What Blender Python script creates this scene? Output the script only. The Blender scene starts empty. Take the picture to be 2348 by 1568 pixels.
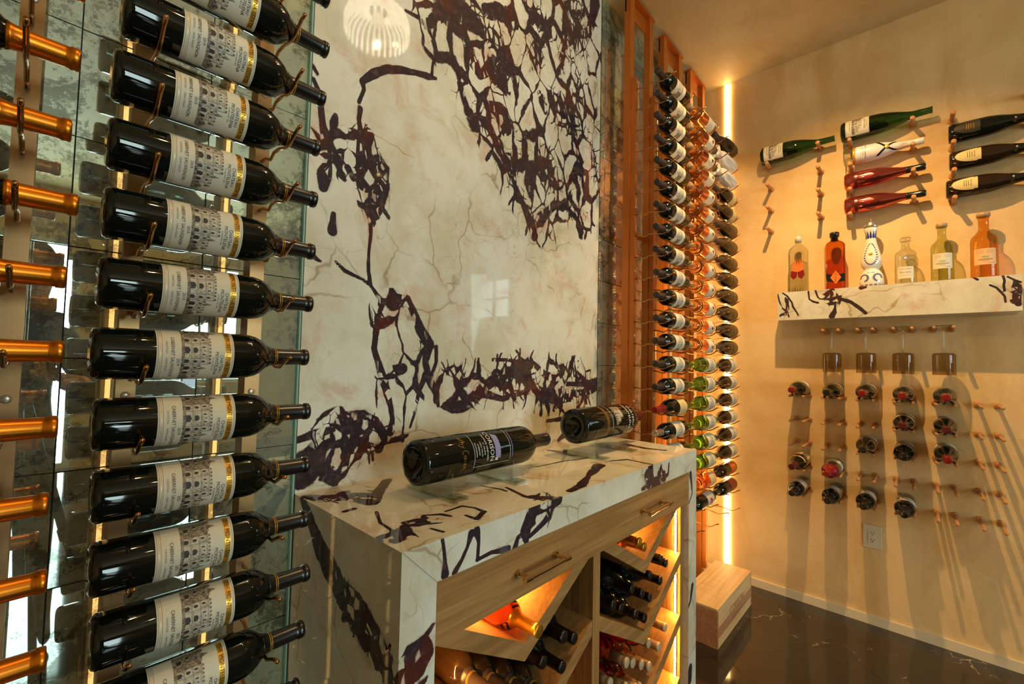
import bpy, bmesh, math, random
import numpy as np
from mathutils import Vector, Matrix
from math import sin, cos, pi, radians, sqrt
random.seed(7)
SC = bpy.context.scene
COL = SC.collection
ZF = 1.30   # the camera stands 1.30 m above the floor; coordinates below are measured from the camera, the whole place is lifted onto z=0 at the end

# ------------------------------------------------------------------ camera
def cam_axes(yaw, pitch, roll):
    f = Vector((sin(yaw)*cos(pitch), cos(yaw)*cos(pitch), sin(pitch)))
    r = Vector((cos(yaw), -sin(yaw), 0)); u = r.cross(f)
    return r*cos(roll)+u*sin(roll), u*cos(roll)-r*sin(roll), f
r_, u_, f_ = cam_axes(radians(47.139), radians(2.4575), radians(1.2218))
cam = bpy.data.cameras.new('camera'); cam_o = bpy.data.objects.new('camera', cam); COL.objects.link(cam_o)
cam.sensor_width = 36.0; cam.lens = 36.0*1015.46/2348; cam.clip_start = 0.02
m = Matrix.Identity(4)
for i in range(3):
    m[i][0] = r_[i]; m[i][1] = u_[i]; m[i][2] = -f_[i]
cam_o.matrix_world = m
SC.camera = cam_o

# ------------------------------------------------------------------ view and world
SC.view_settings.view_transform = 'Standard'; SC.view_settings.look = 'None'
SC.view_settings.gamma = 1.0; SC.view_settings.use_curve_mapping = False
SC.view_settings.exposure = 0.0
W = bpy.data.worlds.new('sky'); SC.world = W; W.use_nodes = True
nt = W.node_tree; nt.nodes.clear()
wo = nt.nodes.new('ShaderNodeOutputWorld'); bg = nt.nodes.new('ShaderNodeBackground')
bg.inputs[0].default_value = (0.72, 0.88, 1.0, 1); bg.inputs[1].default_value = .8
nt.links.new(bg.outputs[0], wo.inputs[0])

# ------------------------------------------------------------------ lights
WARM = (1.0, 0.60, 0.23)
def spot(name, loc, energy, size=1.2, blend=.6, color=WARM, rad=.015, aim=None):
    L = bpy.data.lights.new(name, 'SPOT'); L.energy = energy; L.spot_size = size; L.spot_blend = blend
    L.color = color; L.shadow_soft_size = rad
    o = bpy.data.objects.new(name, L); COL.objects.link(o); o.location = loc
    if aim is not None:
        o.rotation_euler = (Vector(aim)-Vector(loc)).to_track_quat('-Z', 'Y').to_euler()
    return o
def area(name, loc, sx, sy, energy, color, aim):
    L = bpy.data.lights.new(name, 'AREA'); L.shape = 'RECTANGLE'; L.size = sx; L.size_y = sy; L.energy = energy; L.color = color
    o = bpy.data.objects.new(name, L); COL.objects.link(o); o.location = loc
    o.rotation_euler = (Vector(aim)-Vector(loc)).to_track_quat('-Z', 'Y').to_euler()
    return o
DAY = (0.78, 1.0, 0.98)
CEIL = 1.815
SPOTS = [(1.96, .33), (1.32, .08), (.28, .12), (.5, -1.6), (2.2, -1.6)]
spot('spot_light', (1.96, .33, CEIL-.03), 190, size=1.95, blend=1., aim=(2.85, .22, -1.3), rad=.014)
spot('spot_light', (1.32, .08, CEIL-.03), 14, size=1.5, blend=.9, aim=(1.1, .6, -.33))
spot('spot_light', (.28, .12, CEIL-.03), 16, size=2.0, blend=.7, aim=(.3, .6, -1.3))
spot('spot_light', (.5, -1.6, CEIL-.03), 14, size=2.4, blend=.8, aim=(.5, -1.5, -1.3))
spot('spot_light', (2.2, -1.6, CEIL-.03), 10, size=2.4, blend=.8, aim=(2.2, -1.5, -1.3))
PL = bpy.data.lights.new('chandelier_light', 'POINT'); PL.energy = 9; PL.color = (1, .68, .34); PL.shadow_soft_size = .012
PO = bpy.data.objects.new('chandelier_light', PL); COL.objects.link(PO); PO.location = (1.0, .45, 1.43)
area('daylight', (0.0, -5.25, .0), 1.0, 2.6, 110, DAY, (0.1, 0, -.1))
area('daylight', (1.5, -5.25, .5), 1.0, 1.5, 90, DAY, (1.3, 0, -.1))
area('daylight', (6.25, -3.85, .9), 1.2, 1.6, 16, DAY, (1, 0, 0))

# ------------------------------------------------------------------ node helpers
class N:
    def __init__(s, name):
        s.m = bpy.data.materials.new(name); s.m.use_nodes = True; s.t = s.m.node_tree; s.t.nodes.clear()
        s.out = s.t.nodes.new('ShaderNodeOutputMaterial')
    def n(s, typ, **kw):
        n = s.t.nodes.new('ShaderNode'+typ)
        for k, v in kw.items(): setattr(n, k, v)
        return n
    def inp(s, sock, v):
        if v is None: return
        if isinstance(v, bpy.types.NodeSocket): s.t.links.new(v, sock)
        else:
            if sock.type == 'RGBA' and len(v) == 3: v = (*v, 1)
            sock.default_value = v
    def coord(s, scale=(1, 1, 1), rot=(0, 0, 0)):
        tc = s.n('TexCoord'); mp = s.n('Mapping'); s.t.links.new(tc.outputs['Object'], mp.inputs[0])
        mp.inputs['Scale'].default_value = scale; mp.inputs['Rotation'].default_value = rot
        return mp.outputs[0]
    def noise(s, vec, scale, detail=4, rough=.55, dist=0, col=False):
        n = s.n('TexNoise'); s.inp(n.inputs['Vector'], vec); n.inputs['Scale'].default_value = scale
        n.inputs['Detail'].default_value = detail; n.inputs['Roughness'].default_value = rough; n.inputs['Distortion'].default_value = dist
        return n.outputs['Color' if col else 'Fac']
    def vor(s, vec, scale, feat='DISTANCE_TO_EDGE', out='Distance', rnd=1.0):
        n = s.n('TexVoronoi', feature=feat); s.inp(n.inputs['Vector'], vec); n.inputs['Scale'].default_value = scale
        n.inputs['Randomness'].default_value = rnd
        return n.outputs[out]
    def math(s, op, a, b=None, c=None, clamp=False):
        n = s.n('Math', operation=op); n.use_clamp = clamp
        s.inp(n.inputs[0], a); s.inp(n.inputs[1], b)
        if c is not None: s.inp(n.inputs[2], c)
        return n.outputs[0]
    def mr(s, v, a, b, c=0., d=1., smooth=True):
        n = s.n('MapRange', interpolation_type='SMOOTHSTEP' if smooth else 'LINEAR')
        s.inp(n.inputs[0], v); s.inp(n.inputs[1], a); s.inp(n.inputs[2], b); s.inp(n.inputs[3], c); s.inp(n.inputs[4], d)
        return n.outputs[0]
    def mix(s, f, a, b):
        n = s.n('Mix', data_type='RGBA'); s.inp(n.inputs[0], f); s.inp(n.inputs[6], a); s.inp(n.inputs[7], b)
        return n.outputs[2]
    def bump(s, h, strength=.3, dist=.01, normal=None):
        n = s.n('Bump'); n.inputs['Strength'].default_value = strength; n.inputs['Distance'].default_value = dist
        s.inp(n.inputs['Height'], h); s.inp(n.inputs['Normal'], normal)
        return n.outputs[0]
    def bsdf(s, color=(.5, .5, .5), rough=.5, metal=0., trans=0., coat=0., ior=1.5, normal=None, emis=None, estr=0., spec=None, final=True, coatr=.03):
        n = s.n('BsdfPrincipled')
        s.inp(n.inputs['Base Color'], color); s.inp(n.inputs['Roughness'], rough); s.inp(n.inputs['Metallic'], metal)
        s.inp(n.inputs['Transmission Weight'], trans); s.inp(n.inputs['Coat Weight'], coat); s.inp(n.inputs['IOR'], ior)
        n.inputs['Coat Roughness'].default_value = coatr
        s.inp(n.inputs['Normal'], normal)
        if spec is not None: s.inp(n.inputs['Specular IOR Level'], spec)
        if emis is not None: s.inp(n.inputs['Emission Color'], emis); n.inputs['Emission Strength'].default_value = estr
        if final: s.t.links.new(n.outputs[0], s.out.inputs[0])
        return n.outputs[0]
def simple(name, color, rough=.5, metal=0., **kw):
    s = N(name); s.bsdf(color, rough, metal, **kw); return s.m

def srgb(r, g, b):
    f = lambda c: ((c/255+.055)/1.055)**2.4 if c/255 > .04045 else c/255/12.92
    return (f(r), f(g), f(b))

# ------------------------------------------------------------------ materials
def mk_marble():
    s = N('violet_veined_marble')
    P = s.coord()
    at = s.n('VertexColor'); at.layer_name = 'mk'
    sep = s.n('SeparateColor'); s.t.links.new(at.outputs[0], sep.inputs[0])
    R, G0 = sep.outputs[0], sep.outputs[1]
    G = s.math('MULTIPLY_ADD', s.math('SUBTRACT', s.noise(P, 7, 4, .6), .5), s.mr(G0, .0, .5, 0, .7), G0)
    wn = s.noise(P, 8, 3, .5, col=True)
    vm = s.n('VectorMath', operation='MULTIPLY_ADD'); s.inp(vm.inputs[0], wn); vm.inputs[1].default_value = (.05, .05, .05); s.inp(vm.inputs[2], P)
    wv = vm.outputs[0]
    mp = s.n('Mapping'); s.inp(mp.inputs[0], wv); mp.inputs['Rotation'].default_value = (0, radians(-22), 0); mp.inputs['Scale'].default_value = (1.2, 1.0, .72)
    v1 = s.vor(mp.outputs[0], 10); v2 = s.vor(mp.outputs[0], 27)
    tn = s.noise(P, 7.5, 4)
    g1 = s.math('MULTIPLY', s.mr(G, -.2, 1.), s.mr(tn, .38, .66, .022, .19))
    vein1 = s.mr(v1, s.math('MULTIPLY', g1, .75), s.math('ADD', g1, .006), 1., 0.)
    g2 = s.math('MULTIPLY', s.mr(G, .35, 1.), s.mr(s.noise(P, 6, 3), .47, .64, 0, .24))
    vein2 = s.mr(v2, s.math('MULTIPLY', g2, .7), s.math('ADD', g2, .006), 1., 0.)
    vb = s.mr(G, .24, .31)
    vein = s.math('MULTIPLY', s.math('MAXIMUM', vein1, vein2), vb)
    dn = s.math('MULTIPLY_ADD', s.math('SUBTRACT', s.noise(P, 13, 6, .62, .6), .5), .60, R)
    dark = s.mr(dn, .44, .52)
    fr = s.vor(mp.outputs[0], 42, 'F1', 'Color'); fs = s.n('SeparateColor'); s.inp(fs.inputs[0], fr)
    frag = s.math('MULTIPLY', s.mr(fs.outputs[0], .66, .69), s.mr(s.vor(mp.outputs[0], 42), .06, .1))
    frag = s.math('MULTIPLY', frag, s.mr(G, .3, .6))
    dark = s.math('MULTIPLY', dark, s.math('SUBTRACT', 1., frag))
    D = s.math('MAXIMUM', dark, vein)
    # fine tan veins
    w2 = s.n('VectorMath', operation='MULTIPLY_ADD'); s.inp(w2.inputs[0], s.noise(P, 3.5, 4, .5, col=True)); w2.inputs[1].default_value = (.32, .32, .32); s.inp(w2.inputs[2], P)
    fv = s.vor(w2.outputs[0], 3.6); fine = s.math('MULTIPLY', s.mr(fv, .0, .020, 1, 0), s.mr(s.noise(P, 5, 2), .40, .60, 0, .8))
    fv2 = s.vor(w2.outputs[0], 8.5); fine2 = s.math('MULTIPLY', s.mr(fv2, .0, .012, 1, 0), s.mr(s.noise(P, 3.3, 2), .5, .66, 0, .5))
    base = s.mix(s.mr(s.noise(P, 5, 5, .6), .35, .7), (.70, .69, .59), (.56, .52, .38))
    base = s.mix(s.math('MULTIPLY', s.mr(s.noise(P, 7, 6, .7, .8), .50, .70), s.mr(G, .0, .7, .55, .9)), base, (.55, .33, .20))
    base = s.mix(s.math('MULTIPLY', s.math('MAXIMUM', fine, fine2), .9), base, (.30, .20, .10))
    halo = s.mr(R, .2, .5, 0, .35)
    base = s.mix(s.math('MULTIPLY', halo, s.mr(s.noise(P, 22, 4), .48, .62)), base, (.33, .13, .10))
    dk = s.mix(s.mr(s.noise(P, 7, 4), .50, .66), (.036, .024, .030), (.080, .022, .017))
    dk = s.mix(s.mr(s.noise(P, 60, 4), .5, .75, 0, .5), dk, (.14, .085, .085))
    col = s.mix(D, base, dk)
    s.bsdf(col, .035, coat=.0, ior=1.5)
    return s.m
M = {}
M['marble'] = mk_marble()

def mk_plaster(name, c1, c2, c3):
    s = N(name); P = s.coord()
    a = s.noise(P, 1.7, 6, .6, 1.2); b = s.noise(s.coord((1, 1, .35)), 3.5, 5, .6, .5)
    col = s.mix(s.mr(a, .36, .66), c1, c2); col = s.mix(s.mr(b, .48, .72, 0, .75), col, c3)
    w = s.n('VectorMath', operation='MULTIPLY_ADD'); s.inp(w.inputs[0], s.noise(P, 3, 5, .65, col=True)); w.inputs[1].default_value = (.6, .6, .6); s.inp(w.inputs[2], P)
    crk = s.math('MULTIPLY', s.mr(s.vor(w.outputs[0], 5.5), 0, .018, 1, 0), s.mr(s.noise(P, 2.6, 3), .5, .62))
    crk2 = s.math('MULTIPLY', s.mr(s.vor(w.outputs[0], 16), 0, .03, 1, 0), s.mr(s.noise(P, 4.4, 3), .54, .66))
    h = s.math('ADD', s.math('MULTIPLY', s.noise(P, 26, 6, .6), .35), s.math('MULTIPLY', s.noise(P, 5, 3), .9))
    h = s.math('ADD', h, s.math('MULTIPLY', s.math('MAXIMUM', crk, crk2), .12))
    s.bsdf(col, .55, normal=s.bump(h, .6, .008), spec=.35)
    return s.m
M['plaster'] = mk_plaster('trowelled_plaster', (.74, .53, .27), (.66, .45, .21), (.56, .34, .12))
M['ceiling'] = mk_plaster('ceiling_plaster', (.66, .49, .26), (.60, .42, .20), (.52, .35, .15))

def mk_mirror():
    s = N('antique_mirror'); P = s.coord()
    w = s.n('VectorMath', operation='MULTIPLY_ADD'); s.inp(w.inputs[0], s.noise(P, 7, 6, .65, col=True)); w.inputs[1].default_value = (.35, .35, .35); s.inp(w.inputs[2], P)
    a = s.noise(w.outputs[0], 6.5, 7, .68, .6); b = s.noise(w.outputs[0], 17, 6, .72, .3)
    pat = s.mr(s.math('ADD', s.math('MULTIPLY', a, .5), s.math('MULTIPLY', b, .5)), .49, .58)
    ring = s.mr(s.math('ABSOLUTE', s.math('SUBTRACT', a, .52)), .0, .012, 1, 0)
    pcol = s.mix(pat, (.50, .62, .48), (.05, .07, .045))
    pcol = s.mix(s.math('MULTIPLY', ring, .55), pcol, (.03, .035, .025))
    g = s.n('BsdfGlossy'); s.inp(g.inputs['Color'], s.mix(pat, (.72, .86, .77), (.42, .50, .42))); g.inputs['Roughness'].default_value = .012
    d = s.bsdf(pcol, .35, coat=1., final=False, coatr=.01)
    mx = s.n('MixShader'); s.inp(mx.inputs[0], s.mr(pat, 0, 1, .26, .50)); s.t.links.new(g.outputs[0], mx.inputs[1]); s.t.links.new(d, mx.inputs[2])
    s.t.links.new(mx.outputs[0], s.out.inputs[0])
    return s.m
M['mirror'] = mk_mirror()

def mk_wood(name, c1, c2, axis=0, sc=1., rough=.5, ring=14):
    s = N(name); q = [22, 22, 22]; q[axis] = 1.6
    P = s.coord(tuple(v*sc for v in q)); P2 = s.coord(tuple((120 if i != axis else 3)*sc for i in range(3)))
    a = s.noise(P, 1., 5, .6, .4); b = s.noise(P2, 1., 3, .6)
    f = s.math('ADD', s.math('MULTIPLY', a, .55), s.math('MULTIPLY', b, .45))
    col = s.mix(s.mr(f, .36, .62), c1, c2)
    s.bsdf(col, rough, normal=s.bump(f, .15, .002), spec=.35)
    return s.m
OAK1, OAK2 = (.40, .215, .072), (.25, .125, .036)
M['oak_x'] = mk_wood('oak_grain_along', OAK1, OAK2, 0)
M['oak_y'] = mk_wood('oak_grain_deep', OAK1, OAK2, 1)
M['oak_z'] = mk_wood('oak_grain_upright', OAK1, OAK2, 2)
M['pine_x'] = mk_wood('pine_board', (.72, .50, .25), (.60, .36, .16), 0, .6)
M['pine_red'] = mk_wood('pine_heartwood', (.50, .26, .13), (.40, .17, .08), 0, .6)
M['peg'] = mk_wood('peg_wood', (.55, .27, .10), (.42, .18, .06), 0, 1.2)

def mk_floor():
    s = N('black_marble_tiles'); P = s.coord((1, 1, 1), (0, 0, radians(38)))
    w = s.n('VectorMath', operation='MULTIPLY_ADD'); s.inp(w.inputs[0], s.noise(P, 2.2, 5, .6, col=True)); w.inputs[1].default_value = (.5, .5, .5); s.inp(w.inputs[2], P)
    v = s.math('MULTIPLY', s.mr(s.vor(w.outputs[0], 1.7), 0, .008, 1, 0), s.mr(s.noise(P, 3, 3), .5, .66))
    v2 = s.math('MULTIPLY', s.mr(s.vor(w.outputs[0], 6), 0, .016, 1, 0), s.mr(s.noise(P, 5, 3), .58, .68))
    br = s.n('TexBrick'); s.inp(br.inputs['Vector'], P); br.offset = .0
    br.inputs['Scale'].default_value = 1.0; br.inputs['Brick Width'].default_value = .62; br.inputs['Row Height'].default_value = .31
    br.inputs['Mortar Size'].default_value = .0018; br.inputs['Color1'].default_value = (.020, .015, .011, 1); br.inputs['Color2'].default_value = (.026, .020, .015, 1); br.inputs['Mortar'].default_value = (.003, .003, .003, 1)
    col = s.mix(s.mr(s.noise(P, 8, 5, .7), .5, .8, 0, .5), br.outputs['Color'], (.055, .042, .030))
    col = s.mix(s.math('MAXIMUM', v, v2), col, (.42, .34, .26))
    s.bsdf(col, .07, ior=1.5, coat=.3)
    return s.m
M['floor'] = mk_floor()

def thin(name, tint, rough=.0, edge=(.5, .5, .5), f0=.045):
    s = N(name); lw = s.n('LayerWeight'); lw.inputs[0].default_value = .5
    t = s.n('BsdfTransparent'); s.inp(t.inputs[0], s.mix(s.mr(lw.outputs['Facing'], .55, 1.), tint, tuple(c*e for c, e in zip(tint, edge))))
    g = s.n('BsdfGlossy'); g.inputs['Roughness'].default_value = rough
    m = s.n('MixShader'); s.inp(m.inputs[0], s.mr(s.math('POWER', lw.outputs['Facing'], 4.), 0, 1, f0, .9, False)); s.t.links.new(t.outputs[0], m.inputs[1]); s.t.links.new(g.outputs[0], m.inputs[2])
    s.t.links.new(m.outputs[0], s.out.inputs[0]); return s.m
def glass(name, col, rough=.02, ior=1.45, trans=1.):
    return simple(name, col, rough, 0, trans=trans, ior=ior)
M['dark'] = simple('dark_wine_glass', (.004, .006, .004), .04, spec=.5)
M['darkbrown'] = simple('dark_brown_glass', (.020, .010, .004), .05, spec=.5)
M['green'] = glass('green_glass', (.16, .36, .05), .02)
M['deepgreen'] = glass('deep_green_glass', (.03, .13, .03), .02)
M['rose'] = glass('rose_wine_glass', (.95, .38, .10), .01)
M['pink'] = glass('pink_rose_glass', (.98, .22, .06), .01)
M['clear'] = thin('clear_glass', (.86, .88, .82), .0, (.4, .42, .36), .07)
M['amber'] = thin('amber_spirit_glass', (.82, .42, .09), .0, (.5, .3, .2))
M['gold_spirit'] = thin('golden_spirit_glass', (.86, .58, .20), .0, (.5, .35, .2))
M['pale_spirit'] = thin('pale_spirit_glass', (.76, .78, .50), .0, (.35, .32, .2))
M['smoke'] = thin('smoked_glass', (.82, .74, .60), .0, (.35, .3, .24))
M['acrylic'] = thin('clear_acrylic', (.90, .93, .91), .0, (.7, .8, .76), .13)
M['blackcap'] = simple('black_capsule_foil', (.008, .006, .005), .25, spec=.6)
M['brownblack'] = simple('dark_capsule_foil', (.030, .022, .018), .35)
M['copper'] = simple('copper_capsule_foil', srgb(225, 130, 30), .30, .85)
M['goldfoil'] = simple('gold_foil', srgb(225, 170, 60), .28, .9)
M['tanfoil'] = simple('printed_cork_capsule', (.50, .38, .24), .45, .2)
M['redfoil'] = simple('red_capsule_foil', (.24, .010, .010), .28, .2)
M['maroon'] = simple('maroon_foil', (.10, .012, .012), .3, .3)
M['silver'] = simple('silver_foil', (.45, .40, .34), .3, .8)
M['cork'] = mk_wood('cork_stopper', (.50, .34, .17), (.36, .22, .10), 2, 1.)
M['paper'] = simple('label_paper', srgb(214, 206, 184), .6)
M['paper_cream'] = simple('cream_label_paper', srgb(214, 190, 130), .6)
M['paper_grey'] = simple('grey_label_paper', srgb(190, 180, 168), .6)
M['paper_dark'] = simple('dark_label_paper', srgb(52, 44, 30), .5)
M['paper_orange'] = simple('orange_label_paper', srgb(230, 110, 25), .5)
M['paper_peach'] = simple('peach_label_paper', srgb(226, 180, 130), .6)
M['ink'] = simple('black_ink', (.035, .028, .022), .6)
M['ink_mid'] = simple('grey_ink', (.20, .17, .13), .6)
M['red_ink'] = simple('red_ink', (.45, .03, .03), .5)
M['green_ink'] = simple('green_ink', (.05, .42, .16), .5)
M['blue_ink'] = simple('cobalt_glaze', (.012, .03, .22), .15, coat=.5)
M['white_ink'] = simple('white_ink', (.72, .70, .64), .5)
M['purple_ink'] = simple('purple_ink', (.20, .19, .42), .4)
M['band_gold'] = simple('gold_printed_band', srgb(214, 158, 50), .32, .55)
def mk_sketch(name, lo, hi, dk, lt, sc=900):
    s = N(name); P = s.coord(); a = s.noise(P, sc, 2, .6); b = s.noise(P, 160, 3, .6)
    f = s.math('ADD', s.math('MULTIPLY', a, .6), s.math('MULTIPLY', b, .4))
    s.bsdf(s.mix(s.mr(f, lo, hi), dk, lt), .6); return s.m
M['sk_dark'] = mk_sketch('etched_foliage_print', .42, .62, (.05, .035, .022), (.42, .35, .25))
M['sk_mid'] = mk_sketch('etched_stone_print', .36, .56, (.20, .145, .09), (.62, .56, .44))
M['white_glaze'] = simple('white_ceramic_glaze', (.80, .76, .68), .12, coat=.6)
M['pearl'] = simple('pearl_white_sleeve', (.72, .66, .62), .25, coat=.4)
M['pink_metal'] = simple('rose_metallic_bottle', (.55, .12, .09), .10, .95)
M['tissue'] = simple('white_tissue_wrap', (.72, .68, .60), .8)
M['bronze'] = simple('satin_bronze_metal', (.40, .225, .09), .38, .7)
M['bronze_rod'] = simple('bronze_rod_metal', (.52, .27, .10), .18, .95)
M['led_tinted_post'] = simple('led_tinted_post_metal', (.50, .145, .018), .36, .45)  # orange glow of the LED strips is mixed into the posts' base colour
M['screw'] = simple('pale_screw_cap', (.62, .48, .34), .3, .5)
M['brass'] = simple('brushed_brass', (.62, .42, .20), .18, 1.)
M['white_plastic'] = simple('ivory_plastic', (.60, .56, .40), .35)
M['slot'] = simple('dark_slot', (.02, .02, .02), .6)
M['white_trim'] = simple('painted_trim', (.70, .60, .42), .3)
M['backing'] = simple('dark_backing', (.03, .03, .02), .6)
M['glass_edge'] = simple('green_glass_edge', (.25, .45, .38), .1, spec=.8)
M['seam'] = simple('stone_joint', (.30, .28, .24), .6)
M['black_cloth'] = simple('black_cotton', (.010, .010, .011), .9)
M['jeans'] = simple('grey_trousers', (.05, .05, .06), .9)
M['skin'] = simple('skin', (.55, .28, .18), .5)
M['hair'] = simple('dark_hair', (.03, .02, .015), .6)
M['tripod'] = simple('black_tripod_metal', (.015, .015, .016), .35, .3)
M['orange_knob'] = simple('orange_clamp', (.8, .12, .02), .4)
M['frame_white'] = simple('white_window_frame', (.7, .7, .68), .4)
M['pane'] = thin('window_pane', (.95, .97, .96))
M['leaf'] = mk_sketch('garden_leaves', .35, .65, (.03, .12, .02), (.22, .42, .10), 6)
M['grass'] = mk_sketch('lawn', .3, .7, (.10, .26, .04), (.25, .45, .10), 9)
M['frosted'] = simple('frosted_ribbed_glass', (.8, .8, .78), .12, trans=.7, emis=(1, .8, .55), estr=2.4)
def emit(name, col, st):
    s = N(name); e = s.n('Emission'); e.inputs[0].default_value = (*col, 1); e.inputs[1].default_value = st
    s.t.links.new(e.outputs[0], s.out.inputs[0]); return s.m
LEDC = (1.0, .60, .22)
M['led'] = emit('led_strip_glow', LEDC, 19)
M['led_soft'] = emit('led_back_glow', (1., .5, .16), 2.2)
M['led_dot'] = emit('led_bead_glow', (1., .45, .09), 1300)
M['led_post'] = emit('led_post_glow', LEDC, 9)
M['led_bin'] = emit('led_bin_glow', (1., .44, .07), 420)
M['bulb'] = emit('lamp_bulb', (1., .75, .45), 6)

# ------------------------------------------------------------------ mesh builder
class MB:
    def __init__(s): s.v = []; s.f = []; s.mi = []; s.sm = []; s.mats = []
    def m(s, mat):
        if mat not in s.mats: s.mats.append(mat)
        return s.mats.index(mat)
    def add(s, vs, fs, mat, smooth=False):
        o = len(s.v); k = s.m(mat); s.v += [tuple(v) for v in vs]
        for f in fs: s.f.append(tuple(i+o for i in f)); s.mi.append(k); s.sm.append(smooth)
        return s
    def box(s, a, b, mat):
        x0, y0, z0 = a; x1, y1, z1 = b
        vs = [(x, y, z) for z in (z0, z1) for y in (y0, y1) for x in (x0, x1)]
        return s.add(vs, [(0, 2, 3, 1), (4, 5, 7, 6), (0, 1, 5, 4), (2, 6, 7, 3), (0, 4, 6, 2), (1, 3, 7, 5)], mat)
    def lathe(s, prof, mat, n=32, c=(0, 0, 0), smooth=True):
        vs = []; fs = []
        for z, r in prof:
            for i in range(n):
                a = 2*pi*i/n; vs.append((c[0]+r*cos(a), c[1]+r*sin(a), c[2]+z))
        for j in range(len(prof)-1):
            for i in range(n):
                k = (i+1) % n; fs.append((j*n+i, j*n+k, (j+1)*n+k, (j+1)*n+i))
        if prof[0][1] > 1e-5: fs.append(tuple(reversed(range(n))))
        if prof[-1][1] > 1e-5: fs.append(tuple(range((len(prof)-1)*n, len(prof)*n)))
        return s.add(vs, fs, mat, smooth)
    def tube(s, pts, r, mat, n=10, caps=True, smooth=True):
        pts = [Vector(p) for p in pts]; rs = r if isinstance(r, (list, tuple)) else [r]*len(pts)
        vs = []; fs = []; ref = None
        for i, p in enumerate(pts):
            t = (pts[min(i+1, len(pts)-1)]-pts[max(i-1, 0)]).normalized()
            if ref is None: ref = Vector((0, 0, 1)) if abs(t.z) < .9 else Vector((1, 0, 0))
            a = t.cross(ref).normalized(); b = a.cross(t).normalized(); ref = b
            for k in range(n):
                q = 2*pi*k/n; vs.append(p+a*cos(q)*rs[i]+b*sin(q)*rs[i])
        for j in range(len(pts)-1):
            for i in range(n):
                k = (i+1) % n; fs.append((j*n+i, j*n+k, (j+1)*n+k, (j+1)*n+i))
        if caps: fs.append(tuple(reversed(range(n)))); fs.append(tuple(range((len(pts)-1)*n, len(pts)*n)))
        return s.add(vs, fs, mat, smooth)
    def poly(s, pts, mat): return s.add(pts, [tuple(range(len(pts)))], mat)
    def prism(s, poly, d, mat):   # poly: list of 3D points, extruded by vector d
        n = len(poly); d = Vector(d); a = [Vector(p) for p in poly]; b = [p+d for p in a]
        return s.add(a+b, [tuple(range(n))[::-1], tuple(range(n, 2*n))]+[(i, (i+1) % n, n+(i+1) % n, n+i) for i in range(n)], mat)
    def build(s, name, parent=None, fix=True):
        me = bpy.data.meshes.new(name); me.from_pydata(s.v, [], s.f)
        for mt in s.mats: me.materials.append(mt if not isinstance(mt, str) else M[mt])
        me.polygons.foreach_set('material_index', s.mi); me.polygons.foreach_set('use_smooth', s.sm)
        if fix:
            bm = bmesh.new(); bm.from_mesh(me); bmesh.ops.recalc_face_normals(bm, faces=bm.faces); bm.to_mesh(me); bm.free()
        me.update()
        o = bpy.data.objects.new(name, me); COL.objects.link(o)
        if parent: o.parent = parent
        return o
def E(name, loc=(0, 0, 0)):
    o = bpy.data.objects.new(name, None); COL.objects.link(o); o.location = loc; o.empty_display_size = .05; return o
def tag(o, label=None, cat=None, group=None, kind=None):
    if label: o['label'] = label
    if cat: o['category'] = cat
    if group: o['group'] = group
    if kind: o['kind'] = kind
    return o
def dup(root):
    r = root.copy(); COL.objects.link(r)
    for ch in list(root.children):
        c = ch.copy(); COL.objects.link(c); c.parent = r
        for g in ch.children:
            d = g.copy(); COL.objects.link(d); d.parent = c
    return r
def place(o, pos, Y, Z, roll=0.):      # local -Y is the label side, local Z runs from base to mouth
    Y = Vector(Y); Z = Vector(Z); X = Y.cross(Z)
    m = Matrix.Identity(4)
    for i in range(3): m[i][0] = X[i]; m[i][1] = Y[i]; m[i][2] = Z[i]
    m = m @ Matrix.Rotation(roll, 4, 'Z')
    o.rotation_euler = m.to_euler(); o.location = pos
    return o
def bevel(o, w=.002, n=2):
    b = o.modifiers.new('b', 'BEVEL'); b.width = w; b.segments = n; b.limit_method = 'ANGLE'; return o

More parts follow.
